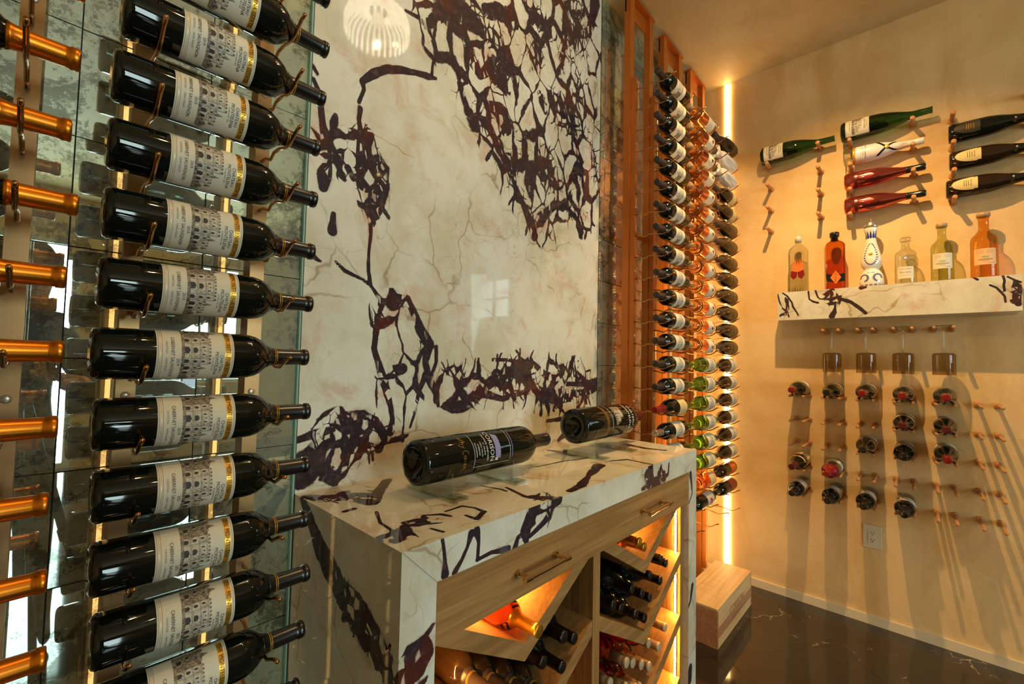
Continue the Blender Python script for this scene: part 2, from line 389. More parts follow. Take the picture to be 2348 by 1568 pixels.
# ------------------------------------------------------------------ lettering
_tc = {}
def text2d(txt, size):
    key = (txt, size)
    if key in _tc: return _tc[key]
    cu = bpy.data.curves.new('t', 'FONT'); cu.body = txt; cu.size = 1; cu.align_x = 'CENTER'; cu.align_y = 'CENTER'; cu.resolution_u = 2
    o = bpy.data.objects.new('t', cu); COL.objects.link(o)
    me = bpy.data.meshes.new_from_object(o.evaluated_get(bpy.context.evaluated_depsgraph_get()))
    vs = [(v.co.x*size, v.co.y*size) for v in me.vertices]; fs = [tuple(p.vertices) for p in me.polygons]
    bpy.data.objects.remove(o); bpy.data.curves.remove(cu); bpy.data.meshes.remove(me)
    _tc[key] = (vs, fs); return vs, fs
class Wrap:      # drawing on a cylinder of radius R: u runs round it (metres), v along its axis
    def __init__(s, mb, R, a0=0.): s.mb = mb; s.R = R; s.a0 = a0
    def p(s, u, v, h=0.):
        a = u/s.R+s.a0; r = s.R+h; return (r*sin(a), -r*cos(a), v)
    def rect(s, u0, u1, v0, v1, mat, h=.0003, n=None):
        n = n or max(1, int(abs(u1-u0)/.004)); vs = []; fs = []
        for i in range(n+1):
            u = u0+(u1-u0)*i/n; vs += [s.p(u, v0, h), s.p(u, v1, h)]
        for i in range(n): fs.append((2*i, 2*i+2, 2*i+3, 2*i+1))
        s.mb.add(vs, fs, mat, True)
    def poly(s, pts, mat, h=.0006):
        u0 = min(p[0] for p in pts); u1 = max(p[0] for p in pts); n = max(1, int((u1-u0)/.006))
        if not hasattr(s, 'R'): n = 1
        def clip(P, lim, sg):
            o = []
            for i in range(len(P)):
                a, b = P[i-1], P[i]; da, db = (a[0]-lim)*sg, (b[0]-lim)*sg
                if (da >= 0) != (db >= 0): t = da/(da-db); o.append((lim, a[1]+(b[1]-a[1])*t))
                if db >= 0: o.append(b)
            return o
        for i in range(n):
            q = pts if n == 1 else clip(clip(pts, u0+(u1-u0)*i/n, 1), u0+(u1-u0)*(i+1)/n, -1)
            if len(q) > 2: s.mb.add([s.p(u, v, h) for u, v in q], [tuple(range(len(q)))], mat)
    def frame(s, u0, u1, v0, v1, t, mat, h=.0006):
        s.rect(u0, u1, v0, v0+t, mat, h); s.rect(u0, u1, v1-t, v1, mat, h); s.rect(u0, u0+t, v0, v1, mat, h); s.rect(u1-t, u1, v0, v1, mat, h)
    def text(s, txt, size, u, v, mat, h=.0008, rot=0):
        vs, fs = text2d(txt, size); c, q = cos(rot), sin(rot)
        s.mb.add([s.p(u+x*c-y*q, v+x*q+y*c, h) for x, y in vs], fs, mat)
class Flat(Wrap):
    def __init__(s, mb, fn): s.mb = mb; s.fn = fn
    def p(s, u, v, h=0.): return s.fn(u, v, h)

def castle(w, u0, u1, v0, v1, detail=True):
    U = u1-u0; V = v1-v0; P = lambda a, b: (u0+a*U, v0+b*V)
    def rc(a0, a1, b0, b1, m, h=.0005): w.rect(u0+a0*U, u0+a1*U, v0+b0*V, v0+b1*V, m, h)
    rc(0, .34, 0, .72, 'sk_dark'); rc(.24, .66, 0, .98, 'sk_mid', .0006); rc(.66, .86, 0, .60, 'sk_mid', .0006); rc(0, .9, -.04, .07, 'sk_dark', .0008)
    if not detail: return
    w.poly([P(.0, .70), P(.24, .70), P(.24, .95), P(.17, 1.04), P(.08, .98), P(.03, 1.12), P(.0, 1.05)], 'sk_dark', .0007)
    w.poly([P(.03, .75), P(.12, 1.30), P(.17, .80)], 'sk_dark', .0008)
    for i in range(8): a = .24+i*.0545; w.poly([P(a, .98), P(a+.032, .98), P(a+.032, 1.06), P(a, 1.06)], 'sk_dark', .0007)
    for i in range(4): a = .67+i*.05; w.poly([P(a, .60), P(a+.03, .60), P(a+.03, .68), P(a, .68)], 'sk_dark', .0007)
    for a in (.235, .335, .565, .655, .852): rc(a, a+.007, 0, 1.0 if a < .7 else .62, 'ink_mid', .0008)
    for b in (.30, .335, .62, .655, .93): rc(.24, .66, b, b+.012, 'ink_mid', .0008)
    rc(.66, .86, .40, .415, 'ink_mid', .0008); rc(.66, .86, .55, .562, 'ink_mid', .0008)
    for a, b, ww, hh in ((.265, .70, .028, .15), (.39, .72, .022, .13), (.50, .72, .022, .13), (.60, .70, .028, .15), (.445, .79, .02, .05), (.27, .40, .04, .16), (.41, .38, .08, .19), (.595, .40, .04, .16), (.265, .07, .06, .19), (.40, .07, .10, .21), (.585, .07, .055, .19), (.69, .07, .06, .24), (.78, .07, .05, .20), (.70, .44, .03, .09), (.78, .44, .03, .09), (.08, .10, .07, .20), (.05, .45, .05, .14)):
        w.poly([P(a-.008, b), P(a+ww+.008, b), P(a+ww+.008, b+hh*.72), P(a+ww/2, b+hh*1.1), P(a-.008, b+hh*.72)], 'paper', .0009)
        w.poly([P(a, b), P(a+ww, b), P(a+ww, b+hh*.7), P(a+ww/2, b+hh), P(a, b+hh*.7)], 'ink', .0011)
    for a, b in ((.70, .68), (.87, .44)): w.poly([P(a, b), P(a+.05, b), P(a+.025, b+.26)], 'sk_dark', .0009)
    w.poly([P(.85, -.04), P(.99, -.04), P(1.02, .12), P(.98, .26), P(.93, .36), P(.88, .28), P(.84, .14)], 'sk_dark', .0010)

def castle_label(R, full=True, year='2019'):
    mb = MB(); w = Wrap(mb, R)
    H = .056
    w.rect(-H, H, .0, .100, 'paper', .0003)
    if full:
        w.frame(-H+.0018, H-.0018, .0018, .0982, .0004, 'ink_mid'); w.rect(-H+.003, H-.003, .0042, .0046, 'band_gold', .0006); w.rect(-H+.003, H-.003, .0064, .0068, 'ink_mid', .0006)
        w.rect(-H+.004, H-.004, .0875, .0955, 'band_gold', .0005); w.text('THE MONTELENA ESTATE', .0082, 0, .0914, 'ink')
        w.text('CALISTOGA   ·   NAPA VALLEY', .0036, .004, .0120, 'ink_mid'); w.text('CABERNET SAUVIGNON', .0062, .006, .0190, 'ink'); w.text(year, .0056, .012, .0262, 'ink')
        w.text('CHATEAU', .0068, .015, .0825, 'ink'); w.text('MONTELENA', .0068, .015, .0758, 'ink'); w.text('ESTABLISHED 1882', .0028, .015, .0708, 'ink_mid')
    castle(w, -.053, .050, .0315, .066 if full else .08, full)
    return mb

# ------------------------------------------------------------------ bottles
PROF = {
 'bordeaux': dict(L=.300, pts=[(0, .030), (.002, .0345), (.006, .0370), (.012, .0375), (.188, .0375), (.198, .0368), (.208, .0345), (.217, .0300), (.224, .0240), (.230, .0185), (.237, .0155), (.245, .0142), (.285, .0135), (.290, .0135), (.291, .0148), (.298, .0148), (.300, .0138)]),
 'burgundy': dict(L=.296, pts=[(0, .033), (.003, .0385), (.010, .0405), (.120, .0405), (.145, .0392), (.170, .0340), (.195, .0260), (.215, .0195), (.235, .0160), (.255, .0145), (.285, .0138), (.287, .0150), (.294, .0150), (.296, .014)]),
 'champagne': dict(L=.318, pts=[(0, .035), (.003, .041), (.010, .0435), (.105, .0440), (.135, .0425), (.165, .0370), (.195, .0285), (.225, .0205), (.250, .0165), (.285, .0148), (.290, .0165), (.305, .0165), (.312, .0165), (.318, .014)]),
 'magnum_slope': dict(L=.358, pts=[(0, .043), (.004, .049), (.012, .0515), (.130, .0515), (.165, .0490), (.200, .0420), (.235, .0320), (.262, .0230), (.285, .0175), (.350, .0150), (.352, .0165), (.357, .0165), (.358, .0155)]),
 'magnum': dict(L=.355, pts=[(0, .018), (-.0, .046), (.003, .0525), (.010, .0555), (.020, .0560), (.235, .0560), (.247, .0540), (.257, .0490), (.265, .0410), (.271, .0310), (.276, .0235), (.284, .0200), (.300, .0190), (.342, .0180), (.343, .0195), (.352, .0195), (.355, .018)]),
}
def prof_r(kind, z):
    p = PROF[kind]['pts']
    for (a, ra), (b, rb) in zip(p, p[1:]):
        if a <= z <= b and b > a: return ra+(rb-ra)*(z-a)/(b-a)
    return p[-1][1]
def capsule_mb(kind, z0, mat, rings=None, off=.0005, n=32):
    L = PROF[kind]['L']; p = [(z0, prof_r(kind, z0)+off)]+[(z, r+off) for z, r in PROF[kind]['pts'] if z > z0]
    p.append((L+.0006, p[-1][1]-.0015)); p.append((L+.0006, 0.0001))
    mb = MB(); mb.lathe(p, mat, n)
    return mb
def bottle(name, kind, glassm, cap, cap_z, label=None, lz=.04, rings=None, n=36, punt=False):
    root = E(name)
    mb = MB(); p = list(PROF[kind]['pts'])
    if punt: p = [(.030, .0005), (.028, .012), (.012, .030)]+[(0, .038)]+p[1:]
    else: p = [(.006, .0005), (.003, .015)]+p
    p.append((PROF[kind]['L'], .0002)); mb.lathe(p, glassm, n); mb.build('bottle_glass', root)
    if cap: capsule_mb(kind, cap_z, cap, n=n).build('capsule', root)
    if rings:
        rb = MB()
        for z in rings: rr = prof_r(kind, z)+.0009; rb.lathe([(z-.0006, rr-.0006), (z-.0005, rr), (z+.0005, rr), (z+.0006, rr-.0006)], 'band_gold', n)
        rb.build('neck_ring', root)
    if label:
        lb = label.build('label', root, fix=False); lb.location = (0, 0, lz)
    return root

# ------------------------------------------------------------------ marble boxes with drawn veins
MBK={
'S':([[860,1167,122,935,1175,110,1005,1168,67,1042,1148,23],[898,1138,106,941,1110,45,968,1072,46,989,1037,52,1021,998,23],[853,1125,43,803,1064,33,787,1036,8],[1045,1251,50,1122,1290,63,1182,1292,65,1207,1286,22],[1032,1008,23,1086,1079,60,1110,1042,81,1154,1014,52],[934,927,25,950,888,25,971,851,39,1012,842,41,1063,847,42,1094,815,35,1127,773,36,1168,741,44,1202,713,37,1214,669,25,1258,619,30,1312,549,48,1335,502,44],[1060,912,35,1134,917,71,1159,874,61,1148,845,24],[1353,1091,28,1374,1063,52,1389,1033,29],[1268,788,32,1306,749,66,1294,701,54,1309,662,39],[1312,549,54,1368,572,56,1436,635,33,1473,673,43],[1755,1730,78,1730,1639,55,1702,1548,47,1597,1477,39,1526,1397,37,1493,1305,36,1510,1261,26],[1547,1197,21,1572,1143,48,1584,1079,37,1628,946,32,1664,909,38,1631,837,37],[576,702,10,591,746,11,584,765,16,622,809,25,659,839,23,699,857,22,752,876,21,801,889,22,834,898,10],[817,896,13,819,933,8,831,1001,7,795,1045,16,762,1056,16,714,1049,9],[581,688,16,578,654,15,589,615,18,610,592,26,631,569,48,649,537,54,659,496,43,649,455,48,631,406,42],[579,623,8,579,538,8,587,473,18,608,471,26],[624,392,18,626,343,10,622,292,8,623,244,10,632,202,10],[450,270,17,474,252,13,489,244,7],[529,251,7,554,232,12,605,216,8,632,202,8,667,163,16],[452,708,12,469,677,14,481,595,19,493,566,24,503,529,9,491,473,41,489,437,25],[552,510,20,569,486,17],[518,376,16,517,330,26],[449,741,12,462,725,9],[710,168,55,754,173,23],[674,164,16,659,125,13,653,75,18,649,26,18,667,-23,23,686,-73,26,707,-136,19,715,-175,16,710,-212,24],[754,180,20,779,136,23,805,85,32,839,46,38,825,-9,24,843,-63,27,870,-105,22,880,-147,12],[865,40,15,867,-8,12,851,-50,15],[717,-36,34,747,-29,28],[826,-49,21,804,-102,12,790,-168,9,776,-206,9],[906,-148,25,943,-157,36,984,-153,42,1029,-133,52,1068,-97,39,1110,-67,26,1189,-61,27,1213,-93,24,1239,-143,20],[1069,-112,36,1168,-140,19,1288,-121,17],[1119,3,15,1187,4,12,1259,-3,16,1336,-2,21,1421,-55,31,1494,-74,38,1540,-46,24],[1494,-74,33,1409,-152,22,1397,-212,18],[1573,-94,20,1708,-97,27,1810,-89,39],[1542,-130,48,1483,-200,19],[1423,-143,40,1512,-147,59,1674,-145,47,1800,-119,33],[1440,-242,14,1545,-241,19,1578,-300,34,1517,-330,19],[448,-206,17,490,-195,24,535,-188,21,569,-163,36,620,-167,50,660,-176,26,688,-210,18],[461,-283,86,492,-244,55,507,-202,18],[517,-303,28,539,-290,16],[635,-240,18,676,-257,26,689,-234,13]],
[[937,1101,327,1063,1043,353,1181,934,376,1313,778,379,1372,636,273],[1382,1280,392,1540,1109,419,1647,893,326,1652,693,214],[1561,1557,333,1704,1496,236],[590,603,78,620,515,105,637,420,79],[504,593,84,519,505,72],[704,129,122,752,29,155,742,-100,139,731,-201,82],[922,-79,128,1057,-82,142,1286,-70,186,1639,-115,230],[560,-219,141,648,-217,102,538,-273,115]]),
'T':([[463,1088,33,485,1048,48,526,1029,57,555,1002,66,550,949,39,620,1026,27,681,1091,25],[477,930,14,500,933,14],[526,883,8,497,818,6,492,768,6,468,717,22,494,727,34,521,767,18],[530,787,8,557,775,26,571,762,26,585,794,7,618,772,14,625,749,8],[635,780,6,686,783,10,699,753,7,697,721,14,654,698,13,652,731,8],[552,724,8,559,691,5],[870,817,9,846,729,13,868,688,41,889,658,49],[967,681,18,1033,690,29,1132,731,18,1282,785,39,1199,761,14],[1106,909,7,1233,901,11,1356,869,12],[1349,1047,19,1359,993,39,1336,927,18],[1688,903,37,1673,813,28,1694,746,17],[1344,802,8,1429,764,14,1423,658,11],[832,876,6,847,815,7,846,793,7]],
[[501,1053,74,558,999,82],[492,742,69,574,759,52],[880,698,68]]),
'F':([[537,-337,6,542,-359,5,545,-384,10,546,-405,20],[610,-346,17,601,-369,8,587,-390,9,569,-409,13],[625,-343,18,631,-367,9,629,-403,9],[627,-403,4,669,-400,7,703,-406,15,720,-408,15],[806,-339,44,800,-363,33,768,-389,16,750,-392,10,741,-418,20],[869,-345,35,863,-370,23,842,-382,14,794,-400,11,769,-405,6],[899,-338,30,877,-346,23],[1398,-346,11,1385,-368,45,1419,-398,37,1484,-397,29,1544,-389,12,1551,-351,10],[1346,-402,11,1385,-398,27],[523,-485,8,503,-502,15,472,-514,30,457,-533,29,451,-554,22,489,-554,34,512,-533,24],[1750,-424,23,1759,-454,16,1769,-499,9,1732,-534,7],[1773,-855,24,1755,-904,14,1719,-932,12],[1757,-1154,36,1749,-1191,48]],
[[834,-354,84,794,-396,65],[1412,-372,93,1484,-397,78],[480,-544,75,504,-522,39]]),
'L':([[1087,-337,27,1031,-379,39,978,-426,55,931,-450,58,870,-479,71,808,-498,76,751,-526,76,699,-545,58,675,-558,52]],
[[870,-479,82,699,-545,67]]),
'H':([[592,406,5,583,364,6,571,328,6,545,300,12,538,276,6],[567,410,5,545,391,4,523,353,4,519,331,5,501,298,4,494,282,6],[447,408,4,443,366,5,426,352,11,405,344,13],[415,409,5,405,375,7,397,364,8,371,360,7,344,358,20,321,368,11,305,371,7],[341,407,20,364,396,11],[330,340,11,330,314,9,335,288,22,345,268,26],[313,333,5,307,351,4],[554,383,2,549,350,3,549,318,2],[311,358,16,266,338,16,232,307,18,206,277,15],[222,406,20,205,408,12],[-258,414,6,-263,390,5,-260,371,5,-262,346,5],[-290,391,5,-297,362,31,-299,343,28,-291,315,17,-300,286,21],[-272,406,2,-290,391,2,-310,378,2],[-220,375,1,-239,362,1,-252,341,2,-262,323,2,-264,298,2],[-169,416,2,-183,403,2]],
[[568,308,51,549,361,30],[354,377,56,321,323,64],[-299,352,39,-296,305,31]]),
}

def seg_d(U, V, poly, k, full):
    best = np.zeros(U.shape); pts = [(poly[i]/1000., poly[i+1]/1000., poly[i+2]/1000.) for i in range(0, len(poly), 3)]
    if len(pts) == 1: pts = pts*2
    for (x0, y0, w0), (x1, y1, w1) in zip(pts, pts[1:]):
        dx, dy = x1-x0, y1-y0; L2 = dx*dx+dy*dy+1e-9
        t = np.clip(((U-x0)*dx+(V-y0)*dy)/L2, 0, 1); d = np.hypot(U-x0-t*dx, V-y0-t*dy); w = np.maximum((w0+t*(w1-w0))*.5, .004)
        best = np.maximum(best, np.clip(1-(d/w)*k, 0, 1) if full else np.clip(1.55-(d/w), 0, 1))
    return best
def mask(key, U, V):
    R = np.zeros(U.shape); G = np.zeros(U.shape)
    D, B = MBK[key]
    for p in D: R = np.maximum(R, seg_d(U, V, p, .5, True))
    for p in B: G = np.maximum(G, seg_d(U, V, p, .8, False))
    return R, G
def marble_box(name, a, b, faces, parent=None, res=.006):
    """faces: dict of 'x-','x+','y-','y+','z-','z+' -> mask key or None"""
    V = []; F = []; C = []; o = 0
    spec = {'x-': (0, a[0], 1, 2), 'x+': (0, b[0], 1, 2), 'y-': (1, a[1], 0, 2), 'y+': (1, b[1], 0, 2), 'z-': (2, a[2], 0, 1), 'z+': (2, b[2], 0, 1)}
    for fk, (ax, val, i, j) in spec.items():
        key = faces.get(fk); h = res if key else .03
        nu = max(1, int((b[i]-a[i])/h)); nv = max(1, int((b[j]-a[j])/h))
        U, Vv = np.meshgrid(np.linspace(a[i], b[i], nu+1), np.linspace(a[j], b[j], nv+1))
        P = np.zeros(U.shape+(3,)); P[..., ax] = val; P[..., i] = U; P[..., j] = Vv
        if key: R, G = mask(key, U, Vv)
        else: R = np.zeros(U.shape); G = np.zeros(U.shape)+.0
        V.append(P.reshape(-1, 3)); C.append(np.stack([R, G, R*0, R*0+1], -1).reshape(-1, 4))
        idx = np.arange((nu+1)*(nv+1)).reshape(nv+1, nu+1)+o; o += (nu+1)*(nv+1)
        q = np.stack([idx[:-1, :-1], idx[:-1, 1:], idx[1:, 1:], idx[1:, :-1]], -1).reshape(-1, 4)
        flip = (fk in ('x-', 'y+', 'z-'))
        F += [tuple(r[::-1] if flip else r) for r in q.tolist()]
    V = np.concatenate(V); C = np.concatenate(C)
    me = bpy.data.meshes.new(name); me.from_pydata(V.tolist(), [], F); me.materials.append(M['marble'])
    ca = me.color_attributes.new('mk', 'FLOAT_COLOR', 'POINT'); ca.data.foreach_set('color', C.ravel())
    o = bpy.data.objects.new(name, me); COL.objects.link(o)
    if parent: o.parent = parent
    return o

ORD = ['topmost', 'second from top', 'third from top', 'fourth from top', 'fifth from top', 'sixth from top', 'seventh from top', 'eighth from top', 'ninth from top', 'tenth from top',
       'eleventh from top', 'twelfth from top', 'thirteenth from top', 'fourteenth from top', 'fifteenth from top', 'sixteenth from top', 'seventeenth from top', 'eighteenth from top', 'nineteenth from top', 'twentieth from top', 'twenty-first from top']
ZT = -ZF
# ------------------------------------------------------------------ the room
def struct(name, boxes, mat):
    mb = MB()
    for a, b in boxes: mb.box(a, b, mat)
    return tag(mb.build(name), kind='structure')
struct('floor', [((-2, -8.6, ZT-.06), (6.6, 1.2, ZT))], 'floor')
struct('ceiling', [((-2.1, -5.1, CEIL), (6.1, 1.26, CEIL+.08))], 'ceiling')
struct('wall_back', [((-2.1, 1.165, ZT), (6.1, 1.26, CEIL))], 'plaster')
struct('wall_right', [((2.97, -.47, ZT), (3.10, 1.165, CEIL))], 'plaster')
struct('wall_left', [((-2.1, -5.1, ZT), (-2, 1.165, CEIL))], 'plaster')
struct('wall_front', [((-2, -5.1, ZT), (-.45, -5, CEIL)), ((-.45, -5.1, 1.25), (1.0, -5, CEIL)), ((.45, -5.1, ZT), (1.0, -5, 1.25)), ((1.0, -5.1, ZT), (1.95, -5, -.45)), ((1.0, -5.1, 1.25), (1.95, -5, CEIL)), ((1.95, -5.1, ZT), (6.1, -5, CEIL))], 'plaster')
struct('wall_far', [((6, -5, ZT), (6.1, -4.3, CEIL)), ((6, -3.4, ZT), (6.1, 1.165, CEIL)), ((6, -4.3, ZT), (6.1, -3.4, .8)), ((6, -4.3, 1.6), (6.1, -3.4, CEIL))], 'plaster')
struct('baseboard_right', [((2.958, -.42, ZT), (2.9695, 1.13, ZT+.045))], 'white_trim')
def window(name, x0, x1, z0, z1, axis='y', at=-5.05, bars=1, hb=1, t=.045):
    mb = MB(); P = (lambda a, z, d: (a, at+d, z)) if axis == 'y' else (lambda a, z, d: (at+d, a, z))
    def bx(a0, a1, c0, c1): 
        p, q = P(a0, c0, -.03), P(a1, c1, .03); mb.box(tuple(min(i, j) for i, j in zip(p, q)), tuple(max(i, j) for i, j in zip(p, q)), 'frame_white')
    bx(x0, x1, z0, z0+t); bx(x0, x1, z1-t, z1); bx(x0, x0+t, z0+t, z1-t); bx(x1-t, x1, z0+t, z1-t)
    for i in range(1, bars+1): c = x0+(x1-x0)*i/(bars+1); bx(c-.012, c+.012, z0+t, z1-t)
    for i in range(1, hb+1): c = z0+(z1-z0)*i/(hb+1); bx(x0+t, x1-t, c-.012, c+.012)
    return tag(mb.build(name), kind='structure')
window('door_1', -.449, .449, ZT+.001, 1.249, bars=0, hb=0, t=.07)
window('window_1', 1.001, 1.949, -.449, 1.249, bars=1, hb=2)
window('window_2', -4.299, -3.401, .801, 1.599, axis='x', at=6.05)
# garden seen through the glass door, only ever as a reflection
g = MB(); g.box((-5, -9.5, ZT-.07), (7, -8.6, ZT-.01), 'grass'); tag(g.build('lawn'), 'strip of green lawn outside the glass door', 'lawn', kind='stuff')
def shrub(x, y, z, r, label):
    mb = MB(); rnd = random.Random(int(x*100)+5)
    for i in range(260):
        a = rnd.uniform(0, 2*pi); b = math.acos(rnd.uniform(-.6, 1)); q = r*rnd.uniform(.75, 1.05)
        c = Vector((x+q*sin(b)*cos(a), y+.6*q*sin(b)*sin(a), z+q*cos(b)*1.25)); s = r*.17
        u = Vector((rnd.uniform(-1, 1), rnd.uniform(-1, 1), rnd.uniform(-1, 1))).normalized(); v = u.orthogonal().normalized()
        mb.poly([c-u*s, c-v*s*.5, c+u*s, c+v*s*.5], 'leaf')
    mb.tube([(x, y, ZT-.05), (x, y, z+r*.4)], .04, 'hair', 7)
    tag(mb.build('garden_shrub'), label, 'shrub', 'shrubs outside the glass door')
shrub(-.75, -8.2, .1, .75, 'leafy green shrub outside, left one seen in the mirror')
shrub(1.35, -8.3, -.25, .6, 'low green shrub outside, right one seen in the mirror')

# ------------------------------------------------------------------ feature wall: antique mirror tiles and slab
MY = 1.140
def mirror(name, x0, x1, label, edge=False):
    mb = MB(); root = E(name, (0, 0, 0)); rnd = random.Random(3)
    mb.box((x0, MY+.006, ZT), (x1, MY+.012, CEIL), 'backing')
    mb.build('backing_board', root)
    g = .2045; nx0 = int(math.floor((x0-.034)/g)); nx1 = int(math.ceil((x1-.034)/g))
    t = MB(); e = MB()
    for i in range(nx0, nx1):
        a, b = max(x0, .034+i*g), min(x1, .034+(i+1)*g)
        if b-a < .01: continue
        for j in range(-9, 12):
            c, d = max(ZT+.002, -.012+j*g), min(CEIL-.002, -.012+(j+1)*g)
            if d-c < .02: continue
            s = .0011; tx = rnd.uniform(-1, 1)*.0011; tz = rnd.uniform(-1, 1)*.0011
            q = [(a+s, MY-tx-tz, c+s), (b-s, MY+tx-tz, c+s), (b-s, MY+tx+tz, d-s), (a+s, MY-tx+tz, d-s)]
            t.prism(q, (0, .005, 0), 'mirror')
    t.build('mirror_tiles', root)
    if edge: e.box((x1-.0035, MY-.012, ZT), (x1, MY+.001, CEIL-.001), 'glass_edge'); e.build('polished_edge', root)
    tag(root, label, 'mirror'); return root
mirror('mirror_panel', -1.2, .446, 'wall of square antique mirror tiles left of the marble slab', True)
mirror('mirror_panel', 1.814, 2.965, 'wall of square antique mirror tiles right of the marble slab')
slab = marble_box('marble_slab', (.449, 1.130, -.336), (1.811, 1.150, CEIL-.001), {'y-': 'S'})
tag(slab, 'tall polished white marble slab with dark violet veins behind the counter', 'marble slab')
b = MB(); b.box((.447, 1.150, -.336), (1.813, 1.164, CEIL-.001), 'backing'); b.box((1.8112, 1.128, -.33), (1.8138, 1.150, CEIL-.001), 'slot')
b.build('slab_backing', slab)

# ------------------------------------------------------------------ counter
ct = E('wine_counter', (1.13, .9, ZT))
def child(o, p): o.parent = p; o.location = Vector(o.location)-p.location; return o
child(marble_box('countertop', (.449, .666, -.412), (1.811, 1.1295, -.336), {'z+': 'T', 'y-': 'F', 'x-': 'L'}, res=.0045), ct)
child(marble_box('side_panel', (.449, .666, ZT), (.527, 1.1295, -.4121), {'y-': 'F', 'x-': 'L'}, res=.008), ct)
child(marble_box('side_panel', (1.735, .666, ZT), (1.811, 1.1295, -.4121), {'y-': 'F'}, res=.008), ct)
mb = MB(); mb.prism([(.4495, .6655, -.3365), (.4515, .6655, -.3365), (.528, .6655, -.4118), (.526, .6655, -.4118)], (0, .001, 0), 'seam'); child(mb.build('mitre_joint'), ct)
FY = .686
XA0, XA1, XB0, XB1 = .543, 1.094, 1.131, 1.706
c = MB(); c.box((.5275, FY, ZT), (XA0, 1.11, -.5295), 'oak_z'); c.box((XA1, FY, ZT), (XB0, 1.11, -.5295), 'oak_z'); c.box((XB1, FY, ZT), (1.7345, 1.11, -.5295), 'oak_z')
c.box((.5275, 1.11, ZT), (1.7345, 1.12, -.4125), 'oak_z'); c.box((.528, FY+.019, -.5335), (1.7345, 1.11, -.5296), 'oak_x'); c.box((.5275, FY, ZT), (1.7345, 1.11, ZT+.06), 'oak_x')
child(c.build('cabinet_frame'), ct)
d = MB(); d.box((.5285, .6675, -.529), (1.7335, FY+.018, -.4128), 'oak_x'); dr = child(bevel(d.build('drawer'), .001), ct)
for hx0, hx1 in ((.748, .893), (1.343, 1.488)):
    h = MB(); z = -.470; y = .6325
    h.tube([(hx0-.010, y, z), (hx0+.012, y, z)], .0068, 'brass', 24, smooth=False); h.tube([(hx1-.012, y, z), (hx1+.010, y, z)], .0068, 'brass', 24, smooth=False)
    h.tube([(hx0, y, z), (hx1, y, z)], .0052, 'brass', 24, smooth=False)
    for q in (hx0+.006, hx1-.006):
        h.tube([(q, .6672, z), (q, .660, z)], .0085, 'brass', 24, smooth=False); h.tube([(q, .661, z), (q, y, z)], .0045, 'brass', 20, smooth=False)
    hh = h.build('handle', dr)
    hh.location = Vector((0, 0, 0)); 
SL = .577; TH = .042
for cx, ax, x0, x1 in ((0, .807, XA0, XA1), (1, 1.413, XB0, XB1)):
    for k in range(4):
        az = -.654-.23*k; mb = MB()
        for sgn, xe in ((-1, x0), (1, x1)):
            w = abs(xe-ax); zt = az+SL*w; zb = zt-TH
            xa = xe
            top = -.5305
            if zt > top: w2 = (top-az)/SL; poly = [(ax, az), (ax+sgn*w2, top), (xe, top), (xe, zb), (ax, az-TH)]
            else: poly = [(ax, az), (xe, zt), (xe, zb), (ax, az-TH)]
            mb.prism([(x, FY+.001, z) for x, z in poly], (0, .42, 0), 'oak_x' if True else 'oak_y')
        child(mb.build('chevron_shelf'), ct)
tag(ct, 'waterfall marble counter with oak drawers over V-shaped wine bins', 'counter')
# LED beads inside the right bin and the left bin
def bead_strip(x, y, z0, z1, label):
    mb = MB(); s = .004 if x > 1.2 else -.004
    mb.box((x-.0015, y-.004, z0), (x+.0015, y+.004, z1), 'white_plastic'); root = mb.build('led_bead_strip')
    mb = MB(); z = z0+.008; q = 1 if x < 1.2 else -1
    while z < z1-.004: mb.box((x+q*.0016-.0006, y-.0025, z-.0025), (x+q*.0016+.0016*q, y+.0025, z+.0025), 'led_dot'); z += .0145
    mb.build('beads', root); tag(root, label, 'light strip')
bead_strip(XB1-.0017, .704, -1.22, -.535, 'glowing bead light strip upright inside the right wine bin')
bead_strip(XA0+.0017, .704, -1.22, -.535, 'glowing bead light strip upright inside the left wine bin')

for xa, xb, nm in ((.807-.17, .807+.17, 'left'), (1.413, 1.413+.19, 'right')):
    mb = MB(); mb.box((xa, .842, -.5350), (xb, .854, -.5340), 'white_plastic'); mb.box((xa+.002, .844, -.5368), (xb-.002, .852, -.5351), 'led_bin'); tag(mb.build('bin_light'), 'warm light bar under the drawer inside the top %s wine bin' % nm, 'light strip')
# ------------------------------------------------------------------ bottle prototypes
BT = {}
BT['montelena19'] = bottle('wine_bottle', 'bordeaux', 'dark', 'blackcap', .228, castle_label(.0378, True, '2019'), .069, (.2405, .2435), 44)
BT['montelena21'] = bottle('wine_bottle', 'bordeaux', 'dark', 'blackcap', .228, castle_label(.0378, True, '2021'), .069, (.2405, .2435), 44)
BT['coppercap'] = bottle('wine_bottle', 'bordeaux', 'dark', 'copper', .232, castle_label(.0378, False), .069, None, 44)
BT['castle'] = bottle('wine_bottle', 'bordeaux', 'dark', 'brownblack', .232, castle_label(.0378, False), .065, None, 24)
BT['castle_silver'] = bottle('wine_bottle', 'bordeaux', 'dark', 'silver', .236, castle_label(.0378, False), .060, None, 24)
def plain_label(R, hw, h, mat, extra=None, frame=True):
    mb = MB(); w = Wrap(mb, R); w.rect(-hw, hw, 0, h, mat)
    if frame: w.frame(-hw+.003, hw-.003, .003, h-.003, .0006, 'ink_mid')
    if extra: extra(w, hw, h)
    return mb
def ex_lines(w, hw, h):
    for v in (.3, .45, .6, .72): w.rect(-hw*.5, hw*.5, h*v, h*v+.0025, 'ink')
